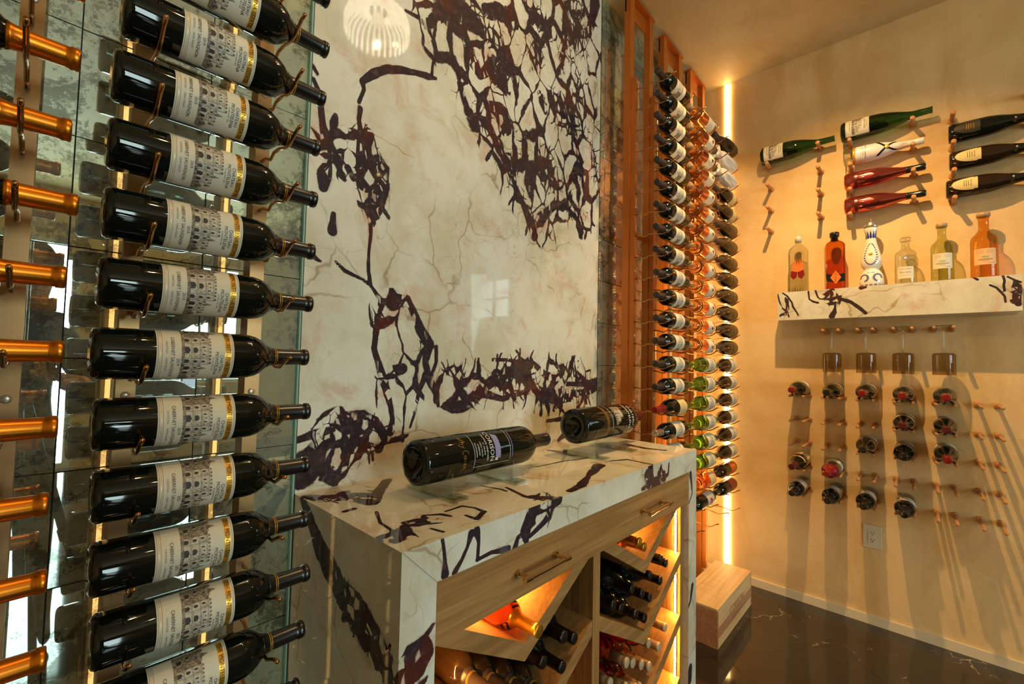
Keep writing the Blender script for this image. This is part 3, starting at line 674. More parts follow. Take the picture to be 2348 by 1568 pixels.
def ex_emblem(w, hw, h): w.poly([(-.010, h*.22), (0, h*.14), (.010, h*.22), (.006, h*.38), (0, h*.46), (-.006, h*.38)], 'maroon'); w.rect(-.014, .014, h*.60, h*.615, 'paper_grey')
def ex_heart(w, hw, h): w.poly([(0, h*.25), (.014, h*.48), (.013, h*.62), (.006, h*.66), (0, h*.58), (-.006, h*.66), (-.013, h*.62), (-.014, h*.48)], 'red_ink')
def ex_bands(w, hw, h):
    for v in (.2, .5, .8): w.rect(-hw, hw, h*v, h*v+.004, 'band_gold', .0005)
BT['burg_red'] = bottle('wine_bottle', 'burgundy', 'dark', 'redfoil', .215, plain_label(.0407, .050, .085, 'paper_cream', ex_lines), .03, None, 24)
BT['rose_text'] = bottle('rose_wine_bottle', 'bordeaux', 'rose', 'cork', .270, plain_label(.0378, .056, .085, 'paper', ex_lines, False), .030, None, 24)
BT['rose'] = bottle('rose_wine_bottle', 'bordeaux', 'rose', 'cork', .270, plain_label(.0378, .056, .085, 'paper', ex_emblem, False), .032, None, 24)
BT['green_castle'] = bottle('white_wine_bottle', 'burgundy', 'green', None, 0, castle_label(.0407, False), .025, None, 24)
BT['orange_rose'] = bottle('rose_wine_bottle', 'burgundy', 'pink', 'cork', .27, plain_label(.0407, .055, .075, 'paper_cream', ex_lines), .022, None, 24)
BT['heart'] = bottle('wine_bottle', 'bordeaux', 'dark', 'blackcap', .228, plain_label(.0378, .056, .095, 'paper_grey', ex_heart, False), .03, None, 24)
BT['gold_band'] = bottle('wine_bottle', 'champagne', 'darkbrown', 'brownblack', .20, plain_label(.0442, .06, .075, 'paper_dark', ex_bands, False), .02, None, 24)
BT['tan_label'] = bottle('wine_bottle', 'burgundy', 'dark', 'brownblack', .235, plain_label(.0407, .055, .07, 'paper_cream', None, False), .025, None, 24)
BT['olive_band'] = bottle('sparkling_wine_bottle', 'champagne', 'darkbrown', 'brownblack', .20, plain_label(.0442, .07, .08, 'paper_dark', ex_bands, False), .015, None, 24)
BT['pink_castle'] = bottle('wine_bottle', 'burgundy', 'darkbrown', 'brownblack', .25, castle_label(.0407, False), .020, None, 24)
BT['orange_label'] = bottle('wine_bottle', 'bordeaux', 'darkbrown', 'blackcap', .23, plain_label(.0378, .056, .08, 'paper_orange', ex_lines), .03, None, 24)
BT['red_label'] = bottle('wine_bottle', 'bordeaux', 'dark', 'blackcap', .23, plain_label(.0378, .056, .09, 'redfoil', None), .03, None, 24)
def tissue():
    root = E('wrapped_bottle'); mb = MB(); rnd = random.Random(2); n = 22; vs = []; fs = []
    pr = [(0, .002), (0, .037), (.02, .041), (.10, .042), (.18, .041), (.21, .034), (.235, .022), (.25, .018), (.27, .026), (.295, .034), (.30, .020)]
    for z, r in pr:
        for i in range(n): a = 2*pi*i/n; q = r*(1+rnd.uniform(-.09, .09)); vs.append((q*cos(a), q*sin(a), z+rnd.uniform(-.003, .003)))
    for j in range(len(pr)-1):
        for i in range(n): k = (i+1) % n; fs.append((j*n+i, j*n+k, (j+1)*n+k, (j+1)*n+i))
    mb.add(vs, fs, 'tissue', False); mb.build('tissue_wrap', root)
    mb = MB(); mb.lathe([(.240, .0195), (.2405, .0215), (.244, .0215), (.2445, .0195)], 'tanfoil', 16); mb.build('tie', root)
    return root
BT['tissue'] = tissue()
used = set()
def get(key):
    if key not in used: used.add(key); return BT[key]
    return dup(BT[key])
RZ0 = .0016; PITCH = .1016; BY = .860

# ------------------------------------------------------------------ metal wine racks
def rod(mb, x, z, cradle, y0=.985):
    d1 = -.022 if cradle == 'neck' else -.047; e = -.0035 if cradle == 'neck' else -.020
    b0 = -.0095 if cradle == 'neck' else -.036
    pts = [(y0+.005, b0), (.965, b0-.002), (.945, d1+.002), (.935, d1+.002), (.922, b0-.003), (.895, b0-.004), (.878, (b0+d1)/2-.002), (.860, d1), (.842, d1+.001), (.826, (d1+b0)/2+.003), (.812, (b0+e)/2), (.796, e)]
    mb.tube([(x, y, z+q) for y, q in pts], .0031, 'bronze_rod', 8)
def rack(xs, kinds, ks, label, posts, zlo, zhi, strip='bronze', wid=.026, logo=False):
    root = E('wine_rack', ((xs[0]+xs[1])/2, 1.0, ZT))
    for x in xs:
        mb = MB(); mb.box((x-wid/2, .988, zlo), (x+wid/2, .992, zhi), strip)
        mb.box((x-wid/2, .992, zlo), (x-wid/2+.002, 1.012, zhi), strip); mb.box((x+wid/2-.002, .992, zlo), (x+wid/2, 1.012, zhi), strip)
        st = child(mb.build('strip'), root)
        sc = MB()
        for k in ks[::3]:
            z = RZ0+k*PITCH+.028; sc.add(*ellip((x, .9875, z), .0065, .0022, .0065), 'screw', True)
        s_ = sc.build('screw_cap', st)
        if posts:
            p = MB(); p.box((x-.020, 1.0125, ZT), (x+.020, 1.045, CEIL-.024), 'led_tinted_post'); child(p.build('post'), root)
        else:
            p = MB(); p.box((x-wid/2+.003, 1.013, zlo), (x+wid/2-.003, 1.0405, zhi), strip)
            child(p.build('post'), root)
    if posts:
        p = MB(); p.box((xs[0]-.026, 1.005, CEIL-.024), (xs[1]+.026, 1.055, CEIL-.018), 'led_tinted_post'); p.box((xs[0]-.02, 1.036, CEIL-.10), (xs[1]+.02, 1.042, CEIL-.0241), 'led_tinted_post'); child(p.build('top_bracket'), root)
        for z in (.62, -.62): p = MB(); p.box((xs[0]+.02, 1.028, z), (xs[1]-.02, 1.040, z+.022), 'led_tinted_post'); child(p.build('crossbar'), root)
    else:
        for z in (-1.24, 1.5): p = MB(); p.box((xs[0], 1.041, z), (xs[1], 1.1385, z+.02), strip); child(p.build('wall_bracket'), root)
    for k in ks:
        for x, c in zip(xs, kinds):
            mb = MB(); rod(mb, x, RZ0+k*PITCH, c); child(mb.build('peg'), root)
    if logo:
        mb = MB(); z = RZ0+3.66*PITCH; x = xs[0]
        mb.tube([(x+.009*cos(a*pi/12), .9872, z+.009*sin(a*pi/12)) for a in range(25)], .0006, 'slot', 5)
        for q in (-.0035, .0, .0035): mb.tube([(x+q-.003, .9872, z+.006), (x+q, .9872, z-.006), (x+q+.003, .9872, z+.006)], .0005, 'slot', 4)
        child(mb.build('logo_badge'), root)
    tag(root, label, 'wine rack', 'wall wine racks'); return root
def ellip(c, rx, ry, rz, n=12, m=7):
    vs = []; fs = []
    for j in range(m+1):
        t = pi*j/m
        for i in range(n): a = 2*pi*i/n; vs.append((c[0]+rx*sin(t)*cos(a), c[1]+ry*sin(t)*sin(a), c[2]+rz*cos(t)))
    for j in range(m):
        for i in range(n): k = (i+1) % n; fs.append((j*n+i, (j+1)*n+i, (j+1)*n+k, j*n+k))
    return vs, fs
rack((.108, .300), ('body', 'neck'), list(range(-10, 11)), 'bronze metal wine rack holding the large dark bottles left of the marble', False, -1.24, 1.60, logo=True)
rack((-.217, -.025), ('body', 'neck'), list(range(-10, 11)), 'bronze metal wine rack holding bottles with copper foil at the left edge', False, -1.24, 1.60)
RX = [(1.905, 2.11), (2.28, 2.485), (2.655, 2.86)]
for i, xs in enumerate(RX):
    rack(xs, ('neck', 'body'), list(range(-8, 14)), 'copper wine rack column with a top bracket, %s' % ('nearest the marble slab', 'middle one right of the slab', 'nearest the room corner')[i], True, -1.24, 1.372, strip='led_tinted_post')
# main column
tips = {7: .366, 6: .368, 5: .365, 4: .358, 3: .357, 2: .357, 1: .356, 0: .353, -1: .359, -2: .363, -3: .365, -4: .371, -5: .366, -6: .361}
for n_, k in enumerate(sorted(tips, reverse=True)):
    b = get('montelena21' if k <= -2 else 'montelena19')
    place(b, (tips[k]-.300, BY, RZ0+k*PITCH-.003), (0, 1, 0), (1, 0, 0), roll=random.uniform(-.04, .10))
    b.rotation_euler.rotate_axis('X', random.uniform(-.006, .006))
    lab = 'dark castle-label wine bottle with black neck, %s in the left rack' % ORD[n_] if n_ < 13 else 'dark red wine bottle with castle label cut by the bottom edge of the left rack'
    tag(b, lab, 'wine bottle', 'castle-label bottles in the left rack')
cu = {5: .026, 4: .025, 3: .021, 2: .032, 1: .025, 0: .027, -1: .026, -2: .022, -3: .025, -4: .029, -5: .025}
for n_, k in enumerate(sorted(cu, reverse=True)):
    b = get('coppercap'); place(b, (cu[k]-.300, BY, RZ0+k*PITCH-.002), (0, 1, 0), (1, 0, 0), roll=random.uniform(-.1, .1))
    tag(b, 'dark wine bottle with bright copper neck foil at the left edge, %s' % ORD[n_], 'wine bottle', 'copper-foil bottles at the left edge')
# right racks, necks pointing left
def put_right(col, k, key, label, grp, cat='wine bottle'):
    b = get(key); x = RX[col][1]+.040; 
    place(b, (x, BY, RZ0+k*PITCH+(.0 if 'burg' not in key else .002)), (0, 1, 0), (-1, 0, 0), roll=random.uniform(-.25, .12))
    b.location.x += random.uniform(-.006, .006)
    if key in ('gold_band', 'olive_band'): b.location.z += .003
    if key == 'tissue': b.location.z += .006
    tag(b, label, cat, grp)
for n_, k in enumerate(range(13, -6, -1)):
    key = 'burg_red' if k == -2 else 'castle_silver' if k == -3 else 'castle'
    lab = {'burg_red': 'dark wine bottle with red neck foil and cream label, rack nearest the slab', 'castle_silver': 'dark wine bottle with pale silver neck foil just above the counter end'}.get(key, 'dark wine bottle with grey castle label, %s in the rack nearest the slab' % ORD[n_])
    put_right(0, k, key, lab, 'bottles in the rack nearest the slab')
for n_, k in enumerate(range(13, -8, -1)):
    key = 'rose_text' if k == 13 else 'rose' if k > 0 else 'green_castle' if k > -6 else 'orange_rose' if k == -6 else 'heart'
    lab = {'rose_text': 'rose wine bottle with lettered white label at the top of the middle rack', 'rose': 'amber rose wine bottle with white label, %s in the middle rack', 'green_castle': 'green wine bottle with castle label, %s in the middle rack', 'orange_rose': 'bright orange rose bottle with cream label near the bottom of the middle rack', 'heart': 'dark bottle with red heart on grey label, lowest in the middle rack'}[key]
    put_right(1, k, key, lab % ORD[n_] if '%s' in lab else lab, 'bottles in the middle right rack')
for n_, k in enumerate(range(13, -8, -1)):
    key = 'gold_band' if k == 13 else 'tissue' if k > 10 else 'tan_label' if k > 8 else 'olive_band' if k > 0 else 'pink_castle' if k > -6 else 'orange_label' if k == -6 else 'red_label'
    lab = {'gold_band': 'brown bottle with gold bands at the top of the corner rack', 'tissue': 'bottle wrapped in white tissue paper, %s in the corner rack', 'tan_label': 'dark wine bottle with plain tan label, %s in the corner rack', 'olive_band': 'olive brown sparkling bottle with banded label, %s in the corner rack', 'pink_castle': 'brown wine bottle with pinkish castle label, %s in the corner rack', 'orange_label': 'dark wine bottle with orange label, second lowest in the corner rack', 'red_label': 'dark wine bottle with red label, lowest in the corner rack'}[key]
    put_right(2, k, key, lab % ORD[n_] if '%s' in lab else lab, 'bottles in the corner rack')

# ------------------------------------------------------------------ LED strips
def led(a, b, mat, label, back='white_plastic', off=(0, 0, 0)):
    mb = MB(); mb.box(a, b, back); r = mb.build('led_profile')
    mb = MB(); mb.box((a[0]+off[0], a[1]+off[1], a[2]+.001), (b[0]+off[0], b[1]+off[1], b[2]-.001), mat); mb.build('light_line', r)
    tag(r, label, 'light strip', 'upright light strips'); return r
led((2.962, .885, ZT+.05), (2.9695, .917, CEIL-.002), 'led', 'bright upright light strip on the plaster wall near the corner', off=(-.0015, 0, 0))
for x in (RX[1][0]+.0235, RX[2][0]+.0235, RX[2][1]+.0235, RX[0][1]+.0235):
    led((x-.003, 1.010, ZT+.05), (x+.003, 1.044, .5 if x < 2.2 else .72), 'led_post', 'bright upright light strip beside a copper rack post, %s' % {0: 'left of the rose bottles', 1: 'right of the rose bottles', 2: 'closest to the room corner', 3: 'nearest the marble slab'}[[RX[1][0], RX[2][0], RX[2][1], RX[0][1]].index(x-.0235) if (x-.0235) in [RX[1][0], RX[2][0], RX[2][1], RX[0][1]] else 0], off=(0, -.0015, 0))
for x, nm in ((.108, 'left strip'), (.300, 'right strip'), (-.025, 'copper-foil bottles strip')):
    led((x-.004, 1.042, -1.2), (x+.004, 1.046, 1.55), 'led_soft', 'thin warm light line hidden behind the rack, %s' % nm, off=(0, .0012, 0))

# ------------------------------------------------------------------ bottles inside the bins
BT['bin_dark'] = bottle('wine_bottle', 'bordeaux', 'dark', 'blackcap', .228, None, 0, None, 28)
BT['bin_ring'] = bottle('wine_bottle', 'bordeaux', 'darkbrown', 'brownblack', .228, None, 0, (.241, .244), 28)
BT['bin_rose'] = bottle('rose_wine_bottle', 'bordeaux', 'pink', 'tanfoil', .245, None, 0, None, 28)
BT['bin_gold'] = bottle('rose_wine_bottle', 'bordeaux', 'pink', 'goldfoil', .225, None, 0, (.284,), 36)
LA = [('dark', (0, 1), 3)]
def binrow(ax, az, spots_, key, yc, label, grp):
    for n_, (i, j) in enumerate(spots_):
        x = ax+(i-j)*.0650; z = az+.0437+(i+j)*.0376
        b = get(key); yy = yc+random.uniform(-.012, .012)
        place(b, (x, yy+.30, z), (0, 0, -1), (0, -1, 0), roll=random.uniform(0, 6)); b['category'] = 'wine bottle'
        where = 'at the V point' if (i, j) == (0, 0) else ('%s up the right arm' % ('first', 'second', 'third', 'fourth', 'fifth')[i-1] if j == 0 else '%s leftward, %s layer' % (('first', 'second', 'third', 'fourth', 'fifth')[j-1], ('lowest', 'second', 'third', 'fourth', 'fifth')[i]))
        b['label'] = label+', '+where; b['group'] = grp
binrow(.807, -.654, [(0, 0)], 'bin_gold', .640, 'glowing orange gold-foil bottle in the top left bin', 'bottle in the top left bin')
binrow(.807, -.884, [(2, 0), (2, 1), (3, 0), (3, 1)], 'bin_dark', .675, 'black-capped bottle in the second left bin', 'bottles in the second left bin')
binrow(.807, -.884, [(0, 0), (0, 1), (0, 2), (0, 3), (1, 0), (1, 1), (1, 2), (1, 3)], 'bin_ring', .670, 'gold-ringed bottle in the second left bin', 'ringed bottles in the second left bin')
binrow(1.413, -.654, [(0, 0), (0, 1)], 'bin_gold', .675, 'orange gold-foil bottle in the top right bin', 'bottles in the top right bin')
binrow(1.413, -.884, [(0, 0), (0, 1), (0, 2), (0, 3), (1, 0), (1, 1), (1, 2), (2, 0), (2, 1), (3, 0), (3, 1)], 'bin_dark', .690, 'black bottle in the second right bin', 'bottles in the second right bin')
binrow(1.413, -1.114, [(0, 0), (0, 1), (0, 2), (0, 3), (1, 0), (1, 1), (1, 2), (1, 3), (2, 0), (2, 1), (3, 0)], 'bin_rose', .690, 'tan-foil rose bottle in the third right bin', 'rose bottles in the third right bin')

# ------------------------------------------------------------------ display bottles on acrylic stands
def display(kind_pts, L, R, lab_fn, label, pos, stands, yaw=0.):
    PROF['tmp'] = dict(L=L, pts=kind_pts)
    root = bottle('magnum_bottle', 'tmp', 'dark', 'blackcap' if pos[0] < 1 else 'maroon', L-.085, None, 0, None, 64, punt=True)
    mb = MB(); w = Wrap(mb, R+.0002); lab_fn(w); lb = mb.build('printed_decoration', root, fix=False)
    place(root, pos, (-sin(yaw), cos(yaw), 0), (cos(yaw), sin(yaw), 0), roll=-.42)
    tag(root, label, 'wine bottle', 'large bottles on the counter')
def lab_corison(w):
    g = .0011
    w.rect(-.050, .050, .150, .150+g, 'white_ink', .0004); w.rect(.049, .050, .150, .285, 'white_ink', .0004); w.rect(-.050, .045, .284, .284+g, 'white_ink', .0004)
    w.rect(-.040, .040, .292, .2945, 'purple_ink', .0004)
    w.text('CORISON', .020, -.004, .212, 'white_ink', .0014); w.text('KRONOS VINEYARD', .0085, -.002, .196, 'white_ink')
    for i, t in enumerate(('ST. HELENA', 'NAPA VALLEY', 'CABERNET', 'SAUVIGNON')): w.text(t, .0065, .004, .186-i*.0095, 'white_ink')
    w.poly([(-.038, .226), (.030, .226), (.034, .246), (-.030, .246)], 'purple_ink', .0005)
    for i in range(9): q = -.036+i*.0075; w.poly([(q, .227), (q+.0008, .227), (q+.012, .245), (q+.0112, .245)], 'white_ink', .0008)
    w.poly([(.032, .226), (.040, .226), (.040, .236), (.032, .236)], 'white_ink', .0007); w.text('E', .007, .036, .231, 'ink', .001)
    # signature along the glass
    def stroke(pts, t=.0009):
        for (a, b), (c, d) in zip(pts, pts[1:]):
            dx, dy = c-a, d-b; l = math.hypot(dx, dy)+1e-9; nx, ny = -dy/l*t/2, dx/l*t/2
            w.poly([(a-nx, b-ny), (c-nx, d-ny), (c+nx, d+ny), (a+nx, b+ny)], 'band_gold', .0006)
    def arc(cx, cy, rx, ry, a0, a1, n=10): return [(cx+rx*cos(radians(a0+(a1-a0)*i/n)), cy+ry*sin(radians(a0+(a1-a0)*i/n))) for i in range(n+1)]
    V = .120
    stroke(arc(-.048, V, .006, .010, 60, 300)); stroke(arc(-.038, V-.003, .004, .004, 0, 360)); stroke([(-.034, V+.001), (-.034, V-.007)])
    stroke([(-.029, V+.007), (-.029, V-.007)]); stroke([(-.033, V+.002), (-.025, V+.003)]); stroke([(-.023, V+.009), (-.023, V-.007)]); stroke(arc(-.020, V-.003, .003, .004, 180, 0)); stroke([(-.017, V-.003), (-.017, V-.007)])
    stroke([(-.013, V), (-.010, V-.006)]); stroke([(-.006, V+.001), (-.014, V-.016), (-.018, V-.012)])
    stroke(arc(.007, V, .006, .010, 60, 300)); stroke(arc(.016, V-.003, .003, .004, 0, 360)); stroke([(.021, V-.007), (.021, V), (.024, V+.001)]); stroke([(.027, V), (.027, V-.007)]); stroke(arc(.031, V-.003, .002, .004, 90, -90)); stroke(arc(.037, V-.003, .003, .004, 0, 360)); stroke([(.042, V-.007), (.042, V), (.046, V), (.047, V-.007), (.052, V-.012)])
def lab_montelena(w):
    w.rect(-.070, .062, .130, .146, 'band_gold', .0004); w.rect(-.068, .060, .1315, .1445, 'paper_dark', .0006); w.text('CABERNET SAUVIGNON  ESTATE', .0085, -.004, .138, 'band_gold', .0009)
    w.text('NAPA VALLEY  ESTATE GROWN', .0075, -.010, .170, 'white_ink')
    castle(w, -.045, .030, .195, .250)
    w.text('CHATEAU', .0185, .0, .322, 'white_ink'); w.text('MONTELENA', .0185, .0, .296, 'white_ink')
    w.rect(-.055, .055, .350, .3512, 'band_gold', .0004)
p1 = [(0, .050), (.004, .0535), (.012, .0553), (.375, .0556), (.392, .0535), (.405, .0480), (.415, .0390), (.423, .0300), (.432, .0235), (.445, .0205), (.500, .0190), (.502, .0200), (.512, .0200), (.516, .018)]
display(p1, .516, .0556, lab_corison, 'large dark magnum lying on clear stands, its glass lettered CORISON', (.634, .905, -.252), None)
p2 = [(0, .055), (.004, .0590), (.012, .0612), (.345, .0615), (.368, .0590), (.384, .0525), (.396, .0420), (.405, .0310), (.418, .0235), (.430, .0205), (.480, .0190), (.482, .0200), (.490, .0200), (.494, .018)]
display(p2, .494, .0615, lab_montelena, 'large dark magnum lettered CHATEAU MONTELENA lying on clear stands near the slab', (1.300, .905, -.2255), None)
def stand(x, zc, R, label):
    mb = MB(); y0, y1 = .81, 1.0; t = .0028
    mb.box((x-.026, y0, -.3358), (x+.026, y1, -.3300), 'acrylic'); base = mb.build('acrylic_stand')
    up = MB(); n = 14; poly = []; zt = zc-.012
    a0 = math.asin(max(-.95, min(.95, (zc-zt)/(R+.0008))))
    poly = [(x, .905-.062, -.3299), (x, .905+.062, -.3299), (x, .905+.062, zt)]
    for i in range(n+1):
        a = -a0-(pi-2*a0)*i/n; poly.append((x, .905+(R+.0008)*cos(a), zc+(R+.0008)*sin(a)))
    poly.append((x, .905-.062, zt))
    k = len(poly)
    up.prism([(x-t, y, z) for _, y, z in poly], (2*t, 0, 0), 'acrylic'); up.build('cradle', base)
    tag(base, label, 'bottle stand', 'acrylic bottle stands on the counter')
stand(.706, -.252, .0556, 'clear acrylic cradle stand under the base end of the front magnum')
stand(.925, -.252, .0556, 'clear acrylic cradle stand under the shoulder of the front magnum')
stand(1.365, -.2255, .0615, 'clear acrylic cradle stand under the base end of the rear magnum')
stand(1.575, -.2255, .0615, 'clear acrylic cradle stand under the shoulder of the rear magnum')

# ------------------------------------------------------------------ plaster wall: pegs, shelf, bottles, glasses, outlet
WX = 2.97
def peg(y, z, L, r, label, grp, rf=.015):
    mb = MB(); mb.tube([(WX-.0005, y, z), (WX-.006, y, z), (WX-.009, y, z)], [rf, rf, rf*.8], 'peg', 18); mb.tube([(WX-.008, y, z), (WX-L+.001, y, z), (WX-L, y, z)], [r, r, r*.9], 'peg', 14)
    o = mb.build('wooden_peg'); tag(o, label, 'wooden peg', grp)
colw = {.655: 'left', .268: 'middle', -.120: 'right'}
for y, zs in ((.655, (1.191, 1.065, .932, .806)), (.268, (1.204, 1.073, .942, .810)), (-.120, (1.205, 1.068, .935, .804))):
    for n_, z in enumerate(zs): peg(y, z, .105, .0095, 'short wooden peg above the shelf, left peg of the %s set, %s row' % (colw[y], ('top', 'second', 'third', 'bottom')[n_]), 'pegs above the marble shelf', .0165)
for y, zs, nm in ((.408, (1.233, 1.100, .973, .841), 'left'), (.021, (1.231, 1.103, .973, .839), 'middle'), (-.365, (1.232, 1.100, .970, .838), 'right')):
    for n_, z in enumerate(zs): peg(y, z, .105, .0095, 'short wooden peg above the shelf, right peg of the %s set, %s row' % (nm, ('top', 'second', 'third', 'bottom')[n_]), 'pegs above the marble shelf', .0165)
PY = [(.531, .471), (.386, .316), (.243, .183), (.102, .038), (-.042, -.103), (-.184, -.247)]
PZ = [-.156, -.290, -.420, -.549, -.678]
for c, ys in enumerate(PY):
    for r_i, z in enumerate(PZ):
        for q, y in enumerate(ys): peg(y, z, .18, .0070, 'long wooden peg below the shelf, %s peg of the %s pair, %s row' % (('left', 'right')[q], ('first', 'second', 'third', 'fourth', 'fifth', 'sixth')[c], ('top', 'second', 'third', 'fourth', 'bottom')[r_i]), 'long pegs below the marble shelf')
for c, ys in enumerate([(.386, .320), (.241, .181), (.103, .036), (-.040, -.105)]):
    for q, y in enumerate(ys): peg(y, .197, .15, .0070, 'wooden peg holding a hanging wine glass, %s peg of the %s glass' % (('left', 'right')[q], ('first', 'second', 'third', 'fourth')[c]), 'pegs under the shelf for the glasses', .016)
shelf = marble_box('marble_shelf', (2.82, -.312, .258), (2.9695, .592, .413), {'x-': 'H'}, res=.0035)
tag(shelf, 'thick floating marble shelf on the plaster wall carrying spirit bottles', 'shelf')
# bottles lying across the pegs
def wallbottle(key, y0, z, X, label, roll=0., cat='bottle'):
    b = get(key); place(b, (X, y0, z), (1, 0, 0), (0, -1, 0), roll); tag(b, label, cat, 'bottles lying on the upper pegs'); return b
def big_castle(R, s=1.25):
    mb = MB(); w = Wrap(mb, R); w.rect(-.055, .055, 0, .098, 'paper'); w.frame(-.052, .052, .003, .095, .0006, 'ink_mid'); castle(w, -.045, .045, .028, .066)
    w.text('CHATEAU', .0085, .002, .088, 'ink'); w.text('MONTELENA', .0085, .002, .079, 'ink'); w.text('CHARDONNAY', .007, 0, .018, 'ink'); w.text('NAPA VALLEY', .004, 0, .010, 'ink_mid'); return mb
BT['mag_green'] = bottle('magnum_bottle', 'magnum_slope', 'deepgreen', None, 0, big_castle(.0518), .022, None, 40)
wallbottle('mag_green', .693, 1.2500, 2.912, 'green magnum with castle label alone on the highest left pegs', -.12, 'wine bottle')
wallbottle('mag_green', .306, 1.2640, 2.912, 'green magnum with castle label above the white bottle', -.12, 'wine bottle')
def white_champ():
    root = E('sparkling_wine_bottle'); mb = MB(); mb.lathe([(.02, .0004)]+[(z, r) for z, r in PROF['champagne']['pts'] if z >= .045 and z < .2]+[(.2, .0275)], 'pearl', 40)
    mb = MB(); pts = PROF['champagne']['pts']; mb.lathe([(.006, .0005)]+[p for p in pts if p[0] <= .04]+[(.05, .0438)], 'clear', 40); 
    mb.lathe([(.046, .0438)]+[p for p in pts if p[0] > .046]+[(.318, .0003)], 'pearl', 40); mb.build('bottle_glass', root)
    mb = MB(); mb.lathe([(.040, .0436), (.041, .0447), (.050, .0447), (.051, .0438)], 'band_gold', 40); mb.build('gold_ring', root)
    mb = MB(); w = Wrap(mb, .0442); w.rect(-.045, .045, .055, .105, 'pearl', .0004); w.text('MOET & CHANDON', .0085, 0, .093, 'ink'); w.text('ICE IMPERIAL', .007, 0, .083, 'ink_mid'); w.rect(-.03, .03, .074, .0747, 'ink_mid', .0007)
    mb.build('label', root, fix=False)
    mb = MB()
    def rr(v): return prof_r('champagne', v)+.0016
    for s in (-1, 1):
        vs = []; fs = []
        for i in range(9):
            v = .140+.075*i/8; u = s*(-1+2*i/8)*.95
            for dv in (-.006, .006): r = rr(v+dv); vs.append((r*sin(u), -r*cos(u), v+dv))
        for i in range(8): fs.append((2*i, 2*i+2, 2*i+3, 2*i+1))
        mb.add(vs, fs, 'blackcap', True)
    rib = mb.build('black_ribbon', root, fix=False)
    mb = MB(); r = rr(.178)+.001; mb.add(*ellip((0, -r, .178), .010, .002, .010), 'band_gold', True); mb.build('gold_seal', rib)
    mb = MB(); vs, fs = text2d('MOET', .011); R2 = rr(.24)
    mb.add([((prof_r('champagne', min(.3, .243-x))+.0009)*sin(y/.017), -(prof_r('champagne', min(.3, .243-x))+.0009)*cos(y/.017), .243-x) for x, y in vs], fs, 'band_gold'); mb.build('neck_lettering', root, fix=False)
    return root
BT['moet'] = white_champ()
wallbottle('moet', .297, 1.1250, 2.918, 'pearl white sparkling bottle with a black crossed ribbon', 0, 'wine bottle')
BT['pinkm'] = bottle('sparkling_wine_bottle', 'champagne', 'pink_metal', 'blackcap', .245, plain_label(.0442, .05, .012, 'maroon', None, False), .045, None, 40)
mb = MB(); w = Wrap(mb, .0440); w.poly([(-.014, .085), (.014, .085), (.018, .105), (0, .128), (-.018, .105)], 'redfoil', .0008); mb.build('emblem', BT['pinkm'], fix=False)
wallbottle('pinkm', .294, .9935, 2.918, 'shiny rose pink metallic bottle, upper of the two under the white one', 0, 'wine bottle')
wallbottle('pinkm', .295, .8620, 2.918, 'shiny rose pink metallic bottle, lower of the two', 0, 'wine bottle')
def shield(R, dark):
    mb = MB(); w = Wrap(mb, R); n = 22; vs = []; m_ = 'paper_dark' if dark else 'paper_cream'
    L_ = .085; top = []; bot = []
    for i in range(n+1):
        t = i/n; hw = .033*math.sqrt(max(0, 1-(1-t)**2.2)) if t < .85 else .033-.006*abs(sin((t-.85)/.15*pi*1.5))
        top.append((hw, t*L_)); bot.append((-hw, t*L_))
    for i in range(n): hw = (top[i][0]+top[i+1][0])/2; w.rect(-hw, hw, top[i][1], top[i+1][1], m_, .0005)
    for v, l in ((.040, .026), (.047, .030), (.054, .024)): w.rect(-l/2, l/2, v, v+.0018, 'band_gold' if dark else 'ink', .0008)
    w.text('VINTAGE', .007, 0, .063, 'band_gold' if dark else 'ink', .0009); return mb
for k_, dk in (('domg', True), ('domt', False)): BT[k_] = bottle('sparkling_wine_bottle', 'champagne', 'dark' if dk else 'darkbrown', 'blackcap', .205, shield(.0442, dk), .018, None, 40)
wallbottle('domg', -.104, 1.1200, 2.918, 'dark sparkling bottle with a dark shield label, top right by the frame edge', -.1, 'wine bottle')
wallbottle('domt', -.105, .9870, 2.918, 'dark sparkling bottle with tan shield label, middle right', -.1, 'wine bottle')
wallbottle('domt', -.092, .8560, 2.918, 'dark sparkling bottle with tan shield label, lowest at right', -.1, 'wine bottle')
# bottles pointing out of the wall
def front_label(kind, z0, h, mat, wd=.06): 
    R = max(r for _, r in PROF[kind]['pts'])+.0003; mb = MB(); w = Wrap(mb, R); w.rect(-R*2.9, R*2.9, 0, h, mat); w.frame(-.05, .05, .004, h-.004, .0006, 'ink_mid'); w.text('VENGE', .016, 0, h*.55, 'ink'); return mb
BT['o_red'] = bottle('wine_bottle', 'burgundy', 'dark', 'redfoil', .235, front_label('burgundy', 0, .07, 'paper'), .02, None, 36)
BT['o_black'] = bottle('wine_bottle', 'burgundy', 'dark', 'blackcap', .235, front_label('burgundy', 0, .07, 'paper_grey'), .02, None, 36)
BT['o_blackb'] = bottle('wine_bottle', 'bordeaux', 'dark', 'blackcap', .225, front_label('bordeaux', 0, .07, 'paper_grey'), .03, None, 36)
BT['o_pinkl'] = bottle('wine_bottle', 'bordeaux', 'dark', 'blackcap', .222, front_label('bordeaux', 0, .07, 'paper_grey'), .105, None, 36)
BT['o_redwax'] = bottle('wine_bottle', 'bordeaux', 'dark', 'redfoil', .200, front_label('bordeaux', 0, .07, 'paper'), .05, None, 36)
